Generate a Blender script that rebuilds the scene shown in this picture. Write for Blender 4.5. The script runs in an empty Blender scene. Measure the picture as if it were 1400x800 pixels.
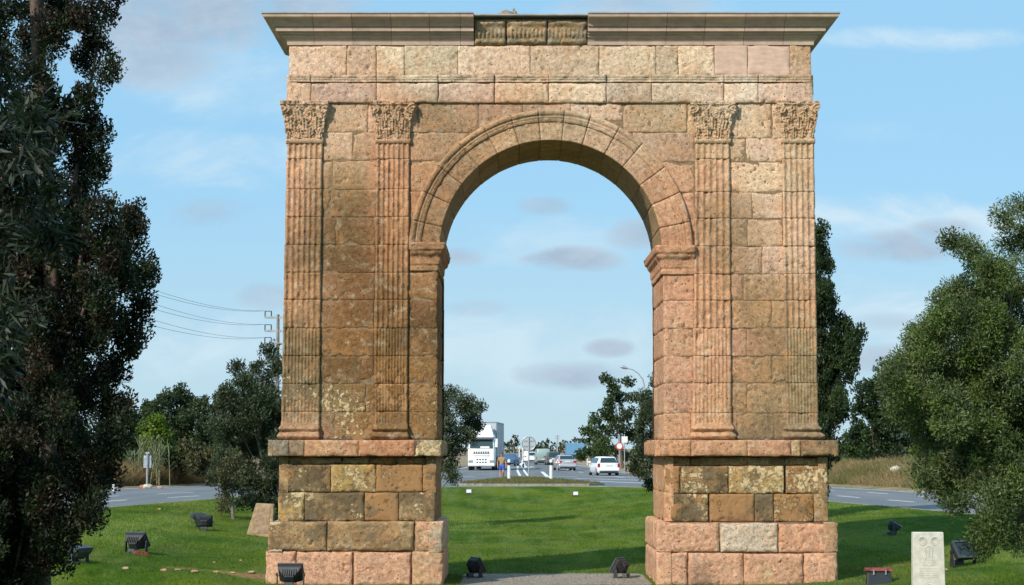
import bpy, bmesh, math, random
import numpy as np
from mathutils import Vector, Matrix

random.seed(7)
PI = math.pi
SC = bpy.context.scene
COL = SC.collection

# ------------------------------------------------------------------ camera model
F, CX, CY, HOR, CAMZ = 2560.0, 700.0, 400.0, 612.0, 2.9
TH = math.atan((HOR - CY) / F)

def at(px, py, Y):
    v = -(py - CY)
    yy = F * math.cos(TH) - v * math.sin(TH)
    zz = F * math.sin(TH) + v * math.cos(TH)
    return ((px - CX) / yy * Y, Y, CAMZ + zz / yy * Y)

def proj(X, Y, Z):
    dz = Z - CAMZ
    d = Y * math.cos(TH) + dz * math.sin(TH)
    up = -Y * math.sin(TH) + dz * math.cos(TH)
    return CX + F * X / d, CY - F * up / d

def AX(px, py, Y=40.0): return at(px, py, Y)[0]
def AZ(py, Y=40.0): return at(CX, py, Y)[2]

# ------------------------------------------------------------------ noise
def _h(ix, iy, seed):
    h = (ix * 374761393 + iy * 668265263 + seed * 144269501) & 0xffffffff
    h = ((h ^ (h >> 13)) * 1274126177) & 0xffffffff
    h = h ^ (h >> 16)
    return (h & 0xffffff) / float(0xffffff)

def vn(x, y, seed=0):
    x = np.asarray(x, float); y = np.asarray(y, float)
    ix = np.floor(x).astype(np.int64); iy = np.floor(y).astype(np.int64)
    fx = x - ix; fy = y - iy
    fx = fx * fx * (3 - 2 * fx); fy = fy * fy * (3 - 2 * fy)
    a = _h(ix, iy, seed); b = _h(ix + 1, iy, seed); c = _h(ix, iy + 1, seed); d = _h(ix + 1, iy + 1, seed)
    return (a * (1 - fx) + b * fx) * (1 - fy) + (c * (1 - fx) + d * fx) * fy

def fbm(x, y, seed=0, o=4, g=.5):
    s = 0; a = 1; t = 0
    for k in range(o):
        s = s + a * vn(x * 2 ** k + 17.3 * k, y * 2 ** k - 9.1 * k, seed + k); t += a; a *= g
    return s / t

def sstep(a, b, x):
    t = np.clip((np.asarray(x, float) - a) / (b - a), 0, 1)
    return t * t * (3 - 2 * t)

def lin(r, g, b, k=1.0):
    f = lambda c: ((c / 255.0 + .055) / 1.055) ** 2.4 if c > 10 else c / 255.0 / 12.92
    return (f(r) * k, f(g) * k, f(b) * k)

# ------------------------------------------------------------------ object helpers
def link(name, me, mat=None, parent=None):
    o = bpy.data.objects.new(name, me); COL.objects.link(o)
    if mat is not None:
        if isinstance(mat, (list, tuple)):
            for m in mat: me.materials.append(m)
        else: me.materials.append(mat)
    if parent is not None: o.parent = parent
    return o

def thing(name, label, cat, loc=(0, 0, 0), rz=0, group=None):
    o = bpy.data.objects.new(name, None); COL.objects.link(o)
    o.empty_display_size = .2
    o.location = loc; o.rotation_euler = (0, 0, rz)
    o['label'] = label; o['category'] = cat
    if group: o['group'] = group
    return o

def tag(o, label, cat, group=None):
    o['label'] = label; o['category'] = cat
    if group: o['group'] = group
    return o

def copy_tree(o, parent=None):
    c = o.copy(); COL.objects.link(c)
    if parent is not None: c.parent = parent
    for ch in [k for k in bpy.data.objects if k.parent == o]: copy_tree(ch, c)
    return c

class MB:
    """collects polygons for one mesh"""
    def __init__(s): s.v = []; s.f = []; s.m = []; s.mi = 0
    def poly(s, pts):
        n = len(s.v); s.v += [tuple(p) for p in pts]; s.f.append(tuple(range(n, n + len(pts)))); s.m.append(s.mi)
    def box(s, x0, x1, y0, y1, z0, z1, M=None):
        p = [(x, y, z) for z in (z0, z1) for y in (y0, y1) for x in (x0, x1)]
        if M is not None: p = [tuple(M @ Vector(q)) for q in p]
        n = len(s.v); s.v += p
        for q in ((0, 2, 3, 1), (4, 5, 7, 6), (0, 1, 5, 4), (2, 6, 7, 3), (0, 4, 6, 2), (1, 3, 7, 5)):
            s.f.append(tuple(n + i for i in q)); s.m.append(s.mi)
    def tube(s, pts, r, seg=8, caps=True):
        pts = [Vector(p) for p in pts]
        rs = r if isinstance(r, (list, tuple)) else [r] * len(pts)
        n0 = len(s.v)
        prev = None
        for i, p in enumerate(pts):
            d = (pts[min(i + 1, len(pts) - 1)] - pts[max(i - 1, 0)])
            if d.length < 1e-9: d = Vector((0, 0, 1))
            d.normalize()
            if prev is None:
                a = d.orthogonal().normalized()
            else:
                a = (prev - d * prev.dot(d))
                a = a.normalized() if a.length > 1e-6 else d.orthogonal().normalized()
            prev = a; b = d.cross(a)
            for k in range(seg):
                t = 2 * PI * k / seg
                s.v.append(tuple(p + (a * math.cos(t) + b * math.sin(t)) * rs[i]))
        for i in range(len(pts) - 1):
            for k in range(seg):
                a0 = n0 + i * seg + k; a1 = n0 + i * seg + (k + 1) % seg
                s.f.append((a0, a1, a1 + seg, a0 + seg)); s.m.append(s.mi)
        if caps:
            s.f.append(tuple(n0 + k for k in range(seg))[::-1]); s.m.append(s.mi)
            e = n0 + (len(pts) - 1) * seg
            s.f.append(tuple(e + k for k in range(seg))); s.m.append(s.mi)
    def cyl(s, c, axis, r, h, seg=20):
        c = Vector(c); axis = Vector(axis).normalized()
        s.tube([c - axis * h / 2, c + axis * h / 2], r, seg)
    def loft(s, rings, caps=True):
        n0 = len(s.v); m = len(rings[0])
        for r in rings: s.v += [tuple(p) for p in r]
        for i in range(len(rings) - 1):
            for k in range(m):
                a = n0 + i * m + k; b = n0 + i * m + (k + 1) % m
                s.f.append((a, b, b + m, a + m)); s.m.append(s.mi)
        if caps:
            s.f.append(tuple(n0 + k for k in range(m))[::-1]); s.m.append(s.mi)
            e = n0 + (len(rings) - 1) * m
            s.f.append(tuple(e + k for k in range(m))); s.m.append(s.mi)
    def prism(s, outline, y0, y1):
        """outline (x,z) extruded along y"""
        s.loft([[(x, y0, z) for x, z in outline], [(x, y1, z) for x, z in outline]])
    def build(s, name, mat, parent=None, smooth=False, bevel=0, seg=2):
        me = bpy.data.meshes.new(name); me.from_pydata(s.v, [], s.f)
        o = link(name, me, mat, parent)
        for p, mi in zip(me.polygons, s.m): p.material_index = mi
        bm = bmesh.new(); bm.from_mesh(me)
        bmesh.ops.recalc_face_normals(bm, faces=bm.faces)
        if bevel:
            bmesh.ops.remove_doubles(bm, verts=bm.verts, dist=1e-5)
            es = [e for e in bm.edges if len(e.link_faces) == 2 and e.calc_face_angle(0) > .45]
            bmesh.ops.bevel(bm, geom=es, offset=bevel, segments=seg, affect='EDGES', profile=.5, clamp_overlap=True)
        bm.to_mesh(me); bm.free()
        if smooth:
            for p in me.polygons: p.use_smooth = True
            me.set_sharp_from_angle(angle=.7)
        return o

class ST:
    """numpy grid accumulator with tone and mask attributes"""
    def __init__(s): s.V = []; s.Fq = []; s.T = []; s.M = []; s.n = 0
    def grid(s, P, tone, mask, drop=None, anyv=False):
        """P (n,m,3)"""
        n, m = P.shape[:2]
        idx = np.arange(n * m).reshape(n, m) + s.n
        q = np.stack([idx[:-1, :-1], idx[:-1, 1:], idx[1:, 1:], idx[1:, :-1]], -1)
        if drop is not None:
            keep = ~((drop[:-1, :-1] | drop[:-1, 1:] | drop[1:, 1:] | drop[1:, :-1]) if anyv else (drop[:-1, :-1] & drop[:-1, 1:] & drop[1:, 1:] & drop[1:, :-1]))
            q = q[keep]
        else: q = q.reshape(-1, 4)
        s.V.append(P.reshape(-1, 3)); s.Fq.append(q)
        s.T.append(np.broadcast_to(np.asarray(tone, float), (n, m, 3)).reshape(-1, 3))
        s.M.append(np.broadcast_to(np.asarray(mask, float), (n, m, 3)).reshape(-1, 3))
        s.n += n * m
    def quads(s, V, Q, tone, mask=(0, 0, 0)):
        s.V.append(V); s.Fq.append(Q + s.n)
        s.T.append(np.broadcast_to(np.asarray(tone, float), (len(V), 3)))
        s.M.append(np.broadcast_to(np.asarray(mask, float), (len(V), 3))); s.n += len(V)
    def box(s, x0, x1, y0, y1, z0, z1, tone=(.08, .06, .045), mask=(0, 0, 0)):
        V = np.array([(x, y, z) for z in (z0, z1) for y in (y0, y1) for x in (x0, x1)], float)
        Q = np.array([(0, 2, 3, 1), (4, 5, 7, 6), (0, 1, 5, 4), (2, 6, 7, 3), (0, 4, 6, 2), (1, 3, 7, 5)])
        s.quads(V, Q, tone, mask)
    def build(s, name, mat, parent=None, smooth=True):
        V = np.concatenate(s.V).astype(np.float32); Q = np.concatenate(s.Fq).astype(np.int32)
        me = bpy.data.meshes.new(name)
        me.vertices.add(len(V)); me.vertices.foreach_set('co', V.ravel())
        me.loops.add(Q.size); me.loops.foreach_set('vertex_index', Q.ravel())
        me.polygons.add(len(Q))
        me.polygons.foreach_set('loop_start', np.arange(0, Q.size, 4, dtype=np.int32))
        me.polygons.foreach_set('use_smooth', np.full(len(Q), smooth, bool))
        for nm, A in (('tone', s.T), ('mask', s.M)):
            a = me.attributes.new(nm, 'FLOAT_COLOR', 'POINT')
            A = np.concatenate(A).astype(np.float32)
            a.data.foreach_set('color', np.concatenate([A, np.ones((len(A), 1), np.float32)], 1).ravel())
        me.update(calc_edges=True); me.validate()
        return link(name, me, mat, parent)

# ------------------------------------------------------------------ materials
def newmat(name):
    m = bpy.data.materials.new(name); m.use_nodes = True
    nt = m.node_tree; b = nt.nodes['Principled BSDF']
    return m, nt, b
def N(nt, t, **k):
    n = nt.nodes.new(t)
    for a, v in k.items():
        if a in n.inputs and not hasattr(n, a): n.inputs[a].default_value = v
        else: setattr(n, a, v)
    return n
def setin(n, **k):
    for a, v in k.items(): n.inputs[a.replace('_', ' ')].default_value = v
def noise(nt, vec, scale, detail=4, rough=.55, dist=0):
    n = nt.nodes.new('ShaderNodeTexNoise'); n.inputs['Scale'].default_value = scale
    n.inputs['Detail'].default_value = detail; n.inputs['Roughness'].default_value = rough; n.inputs['Distortion'].default_value = dist
    nt.links.new(vec, n.inputs['Vector']); return n.outputs['Fac']
def M_(nt, op, a, b=None, c=None, clamp=False):
    n = nt.nodes.new('ShaderNodeMath'); n.operation = op; n.use_clamp = clamp
    for i, v in enumerate((a, b, c)):
        if v is None: continue
        if isinstance(v, (int, float)): n.inputs[i].default_value = v
        else: nt.links.new(v, n.inputs[i])
    return n.outputs[0]
def mapr(nt, v, a, b, c=0.0, d=1.0, smooth=True):
    n = nt.nodes.new('ShaderNodeMapRange'); n.interpolation_type = 'SMOOTHSTEP' if smooth else 'LINEAR'
    for i, q in zip(('Value', 'From Min', 'From Max', 'To Min', 'To Max'), (v, a, b, c, d)):
        if isinstance(q, (int, float)): n.inputs[i].default_value = q
        else: nt.links.new(q, n.inputs[i])
    return n.outputs['Result']
def mixc(nt, f, a, b, blend='MIX'):
    n = nt.nodes.new('ShaderNodeMix'); n.data_type = 'RGBA'; n.blend_type = blend
    for i, v in ((0, f), (6, a), (7, b)):
        if isinstance(v, (int, float)): n.inputs[i].default_value = v
        elif isinstance(v, tuple): n.inputs[i].default_value = (*v[:3], 1)
        else: nt.links.new(v, n.inputs[i])
    return n.outputs[2]
def simple(name, col, rough=.6, metal=0, spec=.5, nscale=None, namt=.25, bump=0, coat=0):
    m, nt, b = newmat(name)
    b.inputs['Roughness'].default_value = rough; b.inputs['Metallic'].default_value = metal
    b.inputs['Specular IOR Level'].default_value = spec
    if coat: b.inputs['Coat Weight'].default_value = coat
    if nscale:
        tc = nt.nodes.new('ShaderNodeTexCoord'); f = noise(nt, tc.outputs['Object'], nscale, 6, .6)
        k = mapr(nt, f, .3, .7, 1 - namt, 1 + namt)
        c = mixc(nt, 1.0, col, (1, 1, 1), 'MULTIPLY')
        n = nt.nodes.new('ShaderNodeVectorMath'); n.operation = 'SCALE'; n.inputs[0].default_value = col; nt.links.new(k, n.inputs['Scale'])
        nt.links.new(n.outputs[0], b.inputs['Base Color'])
        if bump:
            bp = nt.nodes.new('ShaderNodeBump'); bp.inputs['Strength'].default_value = .6; bp.inputs['Distance'].default_value = bump
            nt.links.new(f, bp.inputs['Height']); nt.links.new(bp.outputs[0], b.inputs['Normal'])
    else: b.inputs['Base Color'].default_value = (*col, 1)
    return m

def stone_mat():
    m, nt, b = newmat('weathered_limestone')
    L = nt.links.new
    tc = nt.nodes.new('ShaderNodeTexCoord'); P = tc.outputs['Object']
    tn = N(nt, 'ShaderNodeAttribute', attribute_name='tone').outputs['Color']
    mk = N(nt, 'ShaderNodeAttribute', attribute_name='mask').outputs['Color']
    sep = nt.nodes.new('ShaderNodeSeparateColor'); L(mk, sep.inputs[0])
    crust, ochre, flake = sep.outputs[0], sep.outputs[1], sep.outputs[2]
    n1 = noise(nt, P, 2.3, 5, .6); n2 = noise(nt, P, 11, 8, .72); n3 = noise(nt, P, 34, 6, .75); n4 = noise(nt, P, 4.2, 9, .72, .1)
    n5 = noise(nt, P, 9.5, 8, .74, .15)
    # base tone with mottling
    k = M_(nt, 'ADD', mapr(nt, n2, .34, .66, .62, 1.34, False), mapr(nt, n3, .36, .64, -.30, .30, False))
    sc = nt.nodes.new('ShaderNodeVectorMath'); sc.operation = 'SCALE'; L(tn, sc.inputs[0]); L(k, sc.inputs['Scale'])
    col = sc.outputs[0]
    # iron-rich pink stains and pale worn spots
    col = mixc(nt, mapr(nt, n1, .5, .66, 0, .30), col, (.56, .29, .135))
    col = mixc(nt, mapr(nt, n4, .52, .70, 0, .5), col, (.68, .57, .40))
    # ochre repair mortar: smooth
    of = M_(nt, 'ADD', M_(nt, 'MULTIPLY', n4, .55), M_(nt, 'MULTIPLY', n1, .45))
    thr = M_(nt, 'SUBTRACT', .66, M_(nt, 'MULTIPLY', ochre, .26))
    of = mapr(nt, of, thr, M_(nt, 'ADD', thr, .035))
    col = mixc(nt, of, col, mixc(nt, n3, (.27, .145, .062), (.34, .19, .085)))
    # grey-brown biological crust
    cf = M_(nt, 'ADD', M_(nt, 'MULTIPLY', n4, .6), M_(nt, 'MULTIPLY', n3, .4))
    thr = M_(nt, 'SUBTRACT', .66, M_(nt, 'MULTIPLY', crust, .27))
    cf = M_(nt, 'MULTIPLY', mapr(nt, cf, thr, M_(nt, 'ADD', thr, .10)), .80)
    col = mixc(nt, cf, col, mixc(nt, n2, (.085, .064, .038), (.19, .137, .076)))
    # rain streaks running across the courses
    mp = nt.nodes.new('ShaderNodeMapping'); mp.inputs['Scale'].default_value = (5.5, 5.5, .42); L(P, mp.inputs['Vector'])
    ns = noise(nt, mp.outputs[0], 1.0, 6, .62, .25)
    sf = M_(nt, 'MULTIPLY', mapr(nt, ns, .52, .66), M_(nt, 'ADD', .10, M_(nt, 'MULTIPLY', crust, .75)))
    sf = M_(nt, 'MULTIPLY', sf, mapr(nt, n3, .35, .6, .45, 1))
    col = mixc(nt, sf, col, (.12, .095, .062))
    # cream flakes with dark hollows between
    ff = n5
    thr = M_(nt, 'SUBTRACT', .70, M_(nt, 'MULTIPLY', flake, .25))
    fl = mapr(nt, ff, thr, M_(nt, 'ADD', thr, .06))
    col = mixc(nt, M_(nt, 'MULTIPLY', fl, .85), col, (.62, .48, .27))
    # pinholes: dirt and the shade inside them painted dark
    vo = nt.nodes.new('ShaderNodeTexVoronoi'); vo.inputs['Scale'].default_value = 9; vo.inputs['Randomness'].default_value = 1
    L(P, vo.inputs['Vector'])
    pit = mapr(nt, vo.outputs['Distance'], .05, .20, 1, 0)
    pit = M_(nt, 'MULTIPLY', pit, mapr(nt, n2, .44, .56, 0, 1))
    pit = M_(nt, 'MULTIPLY', pit, .8)
    col = mixc(nt, M_(nt, 'MULTIPLY', pit, .7), col, (.06, .04, .028))
    L(col, b.inputs['Base Color'])
    b.inputs['Roughness'].default_value = .93; b.inputs['Specular IOR Level'].default_value = .15
    h = M_(nt, 'ADD', M_(nt, 'MULTIPLY', n3, .5), M_(nt, 'MULTIPLY', n2, .9))
    h = M_(nt, 'MULTIPLY', h, M_(nt, 'SUBTRACT', 1.0, M_(nt, 'MULTIPLY', of, .75)))
    h = M_(nt, 'ADD', h, M_(nt, 'MULTIPLY', fl, .5))
    h = M_(nt, 'SUBTRACT', h, M_(nt, 'MULTIPLY', pit, 1.2))
    bp = nt.nodes.new('ShaderNodeBump'); bp.inputs['Strength'].default_value = 1.0; bp.inputs['Distance'].default_value = .03
    L(h, bp.inputs['Height']); L(bp.outputs[0], b.inputs['Normal'])
    return m

def smooth_stone_mat():
    m, nt, b = newmat('dressed_replacement_stone'); L = nt.links.new
    tc = nt.nodes.new('ShaderNodeTexCoord'); P = tc.outputs['Object']
    tn = N(nt, 'ShaderNodeAttribute', attribute_name='tone').outputs['Color']
    mp = nt.nodes.new('ShaderNodeMapping'); mp.inputs['Scale'].default_value = (1, 1, 5); L(P, mp.inputs['Vector'])
    n2 = noise(nt, P, 6, 6, .65); n3 = noise(nt, mp.outputs[0], 3, 5, .6); n4 = noise(nt, P, 60, 3, .6)
    k = M_(nt, 'ADD', mapr(nt, n2, .3, .7, .86, 1.1, False), mapr(nt, n3, .35, .7, -.1, .1, False))
    sc = nt.nodes.new('ShaderNodeVectorMath'); sc.operation = 'SCALE'; L(tn, sc.inputs[0]); L(k, sc.inputs['Scale'])
    L(sc.outputs[0], b.inputs['Base Color'])
    b.inputs['Roughness'].default_value = .85; b.inputs['Specular IOR Level'].default_value = .2
    bp = nt.nodes.new('ShaderNodeBump'); bp.inputs['Strength'].default_value = .5; bp.inputs['Distance'].default_value = .004
    L(n4, bp.inputs['Height']); L(bp.outputs[0], b.inputs['Normal'])
    return m

def leaf_mat(name, rough=.55, trans=.25):
    m, nt, b = newmat(name); L = nt.links.new
    tn = N(nt, 'ShaderNodeAttribute', attribute_name='tone').outputs['Color']
    L(tn, b.inputs['Base Color']); b.inputs['Roughness'].default_value = rough; b.inputs['Specular IOR Level'].default_value = .35
    tr = nt.nodes.new('ShaderNodeBsdfTranslucent')
    sc = nt.nodes.new('ShaderNodeVectorMath'); sc.operation = 'MULTIPLY'; L(tn, sc.inputs[0]); sc.inputs[1].default_value = (1.3, 1.5, .7)
    L(sc.outputs[0], tr.inputs['Color'])
    mx = nt.nodes.new('ShaderNodeMixShader'); mx.inputs[0].default_value = trans
    out = nt.nodes['Material Output']
    L(b.outputs[0], mx.inputs[1]); L(tr.outputs[0], mx.inputs[2]); L(mx.outputs[0], out.inputs['Surface'])
    return m

def bark_mat(name, col):
    return simple(name, col, .9, 0, .2, 14, .45, .02)

MS = stone_mat(); MD = smooth_stone_mat()
MLEAF = leaf_mat('foliage'); MBLADE = leaf_mat('grass_blades', .6, .35)
MBARK = bark_mat('bark', (.10, .075, .055)); MBARKG = bark_mat('grey_bark', (.17, .15, .12))
# ================================================================== THE ARCH
ANCH = np.array([
 (430,85,205,172,132,.05,0,0),(600,85,208,184,142,.05,0,0),(770,85,204,172,132,.1,0,0),(930,85,208,182,138,.05,0,0),(1095,85,192,156,116,.15,0,0),
 (440,122,200,165,130,.15,0,0),(640,122,203,174,135,.15,0,0),(800,122,204,178,138,.15,0,.1),(930,122,200,172,130,.3,0,0),(1000,122,208,184,150,0,0,0),(1080,125,208,180,140,.1,0,0),
 (412,165,200,165,130,.2,0,0),(540,165,200,160,125,.25,0,0),(975,165,206,170,130,.2,0,0),(1090,165,200,160,120,.3,0,0),
 (475,160,214,176,138,.05,0,0),(610,162,160,136,102,.6,0,0),(475,200,205,165,125,.1,0,0),(590,200,186,148,110,.3,0,0),(655,155,195,150,115,.2,0,0),
 (590,250,180,138,104,.4,0,0),(680,180,190,152,115,.4,0,0),(750,170,190,158,124,.4,0,0),(840,190,205,165,130,.2,0,0),(920,260,205,155,120,.15,0,0),(575,310,150,122,88,.6,0,0),
 (900,165,205,170,130,.1,0,0),(940,200,196,158,120,.4,0,0),
 (400,215,200,156,122,.1,0,0),(400,260,200,148,118,.1,0,0),(430,260,150,124,94,.6,0,0),(400,310,186,138,106,.3,0,0),(430,330,130,108,78,.75,0,0),(400,400,188,142,106,.2,0,0),(430,400,165,128,94,.4,0,0),(410,470,134,112,82,.6,0,0),(410,530,124,106,80,.6,0,.5),(410,570,145,126,96,.4,.2,.7),(410,592,195,145,115,.2,0,0),
 (475,240,178,142,104,.45,0,0),(480,290,134,110,76,.75,0,0),(500,330,162,118,82,.4,0,0),(470,330,140,112,76,.6,0,0),(480,370,148,110,76,.45,0,0),(480,420,152,112,76,.3,0,0),(480,470,156,114,72,.3,0,0),(480,510,146,112,76,.45,.3,.3),(470,545,180,150,105,.2,.4,.95),(500,585,165,120,75,.1,.85,.7),
 (540,220,195,142,110,.15,0,0),(540,280,190,140,106,.3,0,0),(535,330,176,126,92,.35,0,0),(535,400,148,110,76,.4,0,0),(540,470,132,104,72,.7,0,0),(540,510,165,120,75,.3,.7,.3),(540,560,160,115,75,.2,.8,.3),(535,592,128,106,78,.6,0,0),
 (580,400,156,116,80,.35,0,0),(580,460,134,106,72,.6,0,0),(580,520,165,125,80,.2,.7,.5),(580,580,160,125,85,.3,.4,.6),(582,345,190,140,105,.3,0,0),(582,370,170,132,96,.4,0,0),
 (925,350,205,150,115,.2,0,0),(925,400,208,155,120,.05,0,0),(925,470,208,158,122,.05,0,0),(925,560,208,160,122,.1,0,0),
 (975,240,205,155,120,.2,0,0),(975,300,184,142,108,.4,0,0),(975,400,200,150,115,.15,0,0),(975,500,208,155,120,.15,0,0),(975,580,205,155,115,.1,0,0),
 (1035,200,212,175,135,.05,0,0),(1035,240,212,182,142,0,0,0),(1015,300,172,142,108,.6,0,0),(1050,310,212,175,138,0,0,0),(1020,360,168,138,102,.6,0,0),(1055,360,212,172,135,0,0,0),(1040,400,160,130,94,.55,0,0),(1040,440,156,126,92,.55,0,0),(1015,470,205,155,120,.1,0,0),(1050,470,168,136,98,.4,0,0),(1040,510,172,138,102,.45,0,0),(1040,545,168,138,96,.45,.3,.3),(1040,585,146,128,98,.8,0,0),
 (1092,230,208,170,130,0,0,0),(1092,320,210,165,130,.05,0,0),(1092,420,198,154,118,.25,0,0),(1092,480,164,140,106,.5,0,0),(1092,530,160,136,98,.5,.3,.3),(1095,585,160,136,108,.5,0,.4),
], float)
STONEK = .87
_al = np.array([lin(a[2], a[3], a[4], STONEK) for a in ANCH])
_lu = _al @ np.array([.21, .72, .07]); _g = (_lu / _lu[0]) ** .26
_al = _al * _g[:, None]
_lu = (_al @ np.array([.21, .72, .07]))[:, None]
_st = .98 - .20 * sstep(.26, .42, _lu) + .06 * (1 - sstep(.1, .26, _lu))
_al = (_lu + (_al - _lu) * _st) * np.array([1.0, 1.0, .97])
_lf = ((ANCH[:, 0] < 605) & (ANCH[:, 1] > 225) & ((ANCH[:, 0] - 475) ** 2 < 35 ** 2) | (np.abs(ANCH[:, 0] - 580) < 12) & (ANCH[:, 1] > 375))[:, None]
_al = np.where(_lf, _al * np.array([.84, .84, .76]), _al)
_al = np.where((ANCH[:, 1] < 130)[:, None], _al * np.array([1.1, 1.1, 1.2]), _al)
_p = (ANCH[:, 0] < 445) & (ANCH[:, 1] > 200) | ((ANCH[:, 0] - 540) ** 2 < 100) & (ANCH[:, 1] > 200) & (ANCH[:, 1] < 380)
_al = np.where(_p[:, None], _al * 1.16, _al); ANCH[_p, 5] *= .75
rng = np.random.default_rng(3)

def zone(PX, PY, sig=24.0):
    j = 13
    PX = PX + (fbm(PX / 30, PY / 30, 5) - .5) * 2 * j; PY = PY + (fbm(PX / 30, PY / 30, 9) - .5) * 2 * j
    sh = PX.shape; x = PX.ravel()[:, None]; y = PY.ravel()[:, None]
    d2 = (x - ANCH[None, :, 0]) ** 2 + (y - ANCH[None, :, 1]) ** 2
    w = np.exp(-(d2 - d2.min(1, keepdims=True)) / (2 * sig * sig))
    w /= w.sum(1, keepdims=True)
    return (w @ _al).reshape(*sh, 3), (w @ (ANCH[:, 5:8] * np.array([.88, 1.1, 1.18]))).reshape(*sh, 3)

def zpx(X, Y, Z):
    dz = Z - CAMZ
    d = Y * math.cos(TH) + dz * math.sin(TH); up = -Y * math.sin(TH) + dz * math.cos(TH)
    return CX + F * X / d, CY - F * up / d

def patch(S, O, U, V, Nn, w, h, tone=None, mask=None, proud=0, rough=.006, edge=.009, res=.034, depth=.10, relief=None, seed=None, drop=None, dropany=None, joint=.0036, pitamt=1.0, tint=None):
    """one ashlar block face: origin O, in-plane unit U,V, outward normal N"""
    if w < .03 or h < .03: return
    O = np.array(O, float); U = np.array(U, float); V = np.array(V, float); Nn = np.array(Nn, float)
    seed = int(rng.integers(1, 99999)) if seed is None else seed
    j = joint * (.35 + rng.random() * 1.1)
    nu = max(3, int(round((w - 2 * j) / res)) + 1); nv = max(3, int(round((h - 2 * j) / res)) + 1)
    s = np.linspace(j, w - j, nu); t = np.linspace(j, h - j, nv)
    # tighter rows at the arris
    e = min(edge * .35, w * .1, h * .1)
    s = np.sort(np.concatenate([s, [j + e, w - j - e]])); t = np.sort(np.concatenate([t, [j + e, h - j - e]]))
    s = np.concatenate([[s[0]], s, [s[-1]]]); t = np.concatenate([[t[0]], t, [t[-1]]])
    Sg, Tg = np.meshgrid(s, t)
    gx = Sg + seed % 997; gy = Tg + seed % 613
    dist = np.minimum(np.minimum(Sg - j, w - j - Sg), np.minimum(Tg - j, h - j - Tg))
    er = edge * (.5 + 1.7 * fbm(gx * 6, gy * 6, seed) ** 2 * 2)
    q = np.clip(1 - dist / np.maximum(er, 1e-4), 0, 1)
    chip = np.clip(fbm(gx * 2.6, gy * 2.6, seed + 41, 3) - .56, 0, 1) * .55
    qc = np.clip(1 - dist / np.maximum(chip, 1e-4), 0, 1) * (chip > .004)
    H = -edge * .8 * q ** 2 - .028 * qc ** .7 + rough * 1.0 * (fbm(gx * 3.2, gy * 3.2, seed + 3, 5, .6) - .5) + (.011 if rough > .003 else 0) * (fbm(gx * 9, gy * 9, seed + 4, 3, .65) - .5)
    pn = fbm(gx * 14, gy * 14, seed + 11, 2)
    H -= pitamt * np.clip(pn - .70, 0, 1) * .22
    if relief is not None: H = H + relief(Sg, Tg)
    H = H + proud
    H[0, :] = H[-1, :] = -depth; H[:, 0] = H[:, -1] = -depth
    # wavy joints
    wob = .004 + rough * .3
    Sg2 = Sg + (fbm(gx * 5, gy * 5, seed + 21) - .5) * wob * 2 * (dist < .05)
    Tg2 = Tg + (fbm(gx * 5, gy * 5, seed + 31) - .5) * wob * 2 * (dist < .05)
    P = O + Sg2[..., None] * U + Tg2[..., None] * V + H[..., None] * Nn
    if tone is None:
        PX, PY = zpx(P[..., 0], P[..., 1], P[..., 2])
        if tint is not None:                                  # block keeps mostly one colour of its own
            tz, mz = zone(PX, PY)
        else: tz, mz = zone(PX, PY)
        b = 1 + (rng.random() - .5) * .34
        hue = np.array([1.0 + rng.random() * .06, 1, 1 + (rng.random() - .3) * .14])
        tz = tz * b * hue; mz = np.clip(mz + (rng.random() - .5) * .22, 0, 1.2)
    else:
        mm = np.array(mask if mask is not None else (0, 0, 0), float)
        wx = P[..., 0] + P[..., 1] * .8; wz = P[..., 2]
        if mm.max() > .12:
            f1 = fbm(wx * 2.1, wz * 2.6, 71, 4, .6); f2 = fbm(wx * 1.7 + 9, wz * 2.2, 83, 4, .6); f3 = fbm(wx * 2.6, wz * 2.6 + 5, 97, 4, .6)
            mz = np.stack([np.clip(mm[0] * .55 + .25 + (f1 - .5) * 2.0, 0, 1.2), np.clip(mm[1] * .9 + (f2 - .5) * 1.4, 0, 1.25), np.clip(mm[2] * .75 + .12 + (f3 - .5) * 1.6, 0, 1.15)], -1)
            if mm.max() < .3: mz = mz * .45
            g = sstep(.42, .62, f3)[..., None] * .45
            tz = np.array(tone) * (1 - g) + np.array(lin(198, 165, 118, .8)) * g
            tz = tz * (.85 + .3 * f2[..., None])
        else: tz = np.array(tone); mz = mm
    dr = drop(P) if drop is not None else None
    S.grid(P, tz, mz, dr if dropany is None else dropany(P), dropany is not None)

def frontblock(S, px0, px1, py0, py1, Y, **k):
    ym = (py0 + py1) / 2
    x0, x1 = AX(px0, ym, Y), AX(px1, ym, Y); z0, z1 = AZ(py1, Y), AZ(py0, Y)
    patch(S, (x0, Y, z0), (1, 0, 0), (0, 0, 1), (0, -1, 0), x1 - x0, z1 - z0, **k)

def course(S, joints, py0, py1, Y, **k):
    for a, b in zip(joints[:-1], joints[1:]): frontblock(S, a, b, py0, py1, Y, **k)

YF, YB = 40.0, 42.9
arch = thing('triumphal_arch', 'weathered Roman stone arch with fluted pilasters standing on the lawn between roads', 'arch')
def lerp(a, b, t): return a + (b - a) * t
def edge(a190, b580): return lambda y: lerp(a190, b580, (y - 190) / 390.0)
E1a, E1b = edge(393, 385), edge(441, 437)
E2a, E2b = edge(515, 512), edge(560, 557)
E3a, E3b = edge(951, 947), edge(997, 1000)
E4a, E4b = edge(1069, 1075), edge(1112, 1118)
JL, JR = edge(598, 598), edge(905, 908)
cL = [140, 181, 220, 259, 297, 335, 373, 410, 449, 487, 525, 563, 601]
cR = [140, 189, 222, 263, 299, 337, 375, 411, 449, 487, 524, 565, 602]

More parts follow.
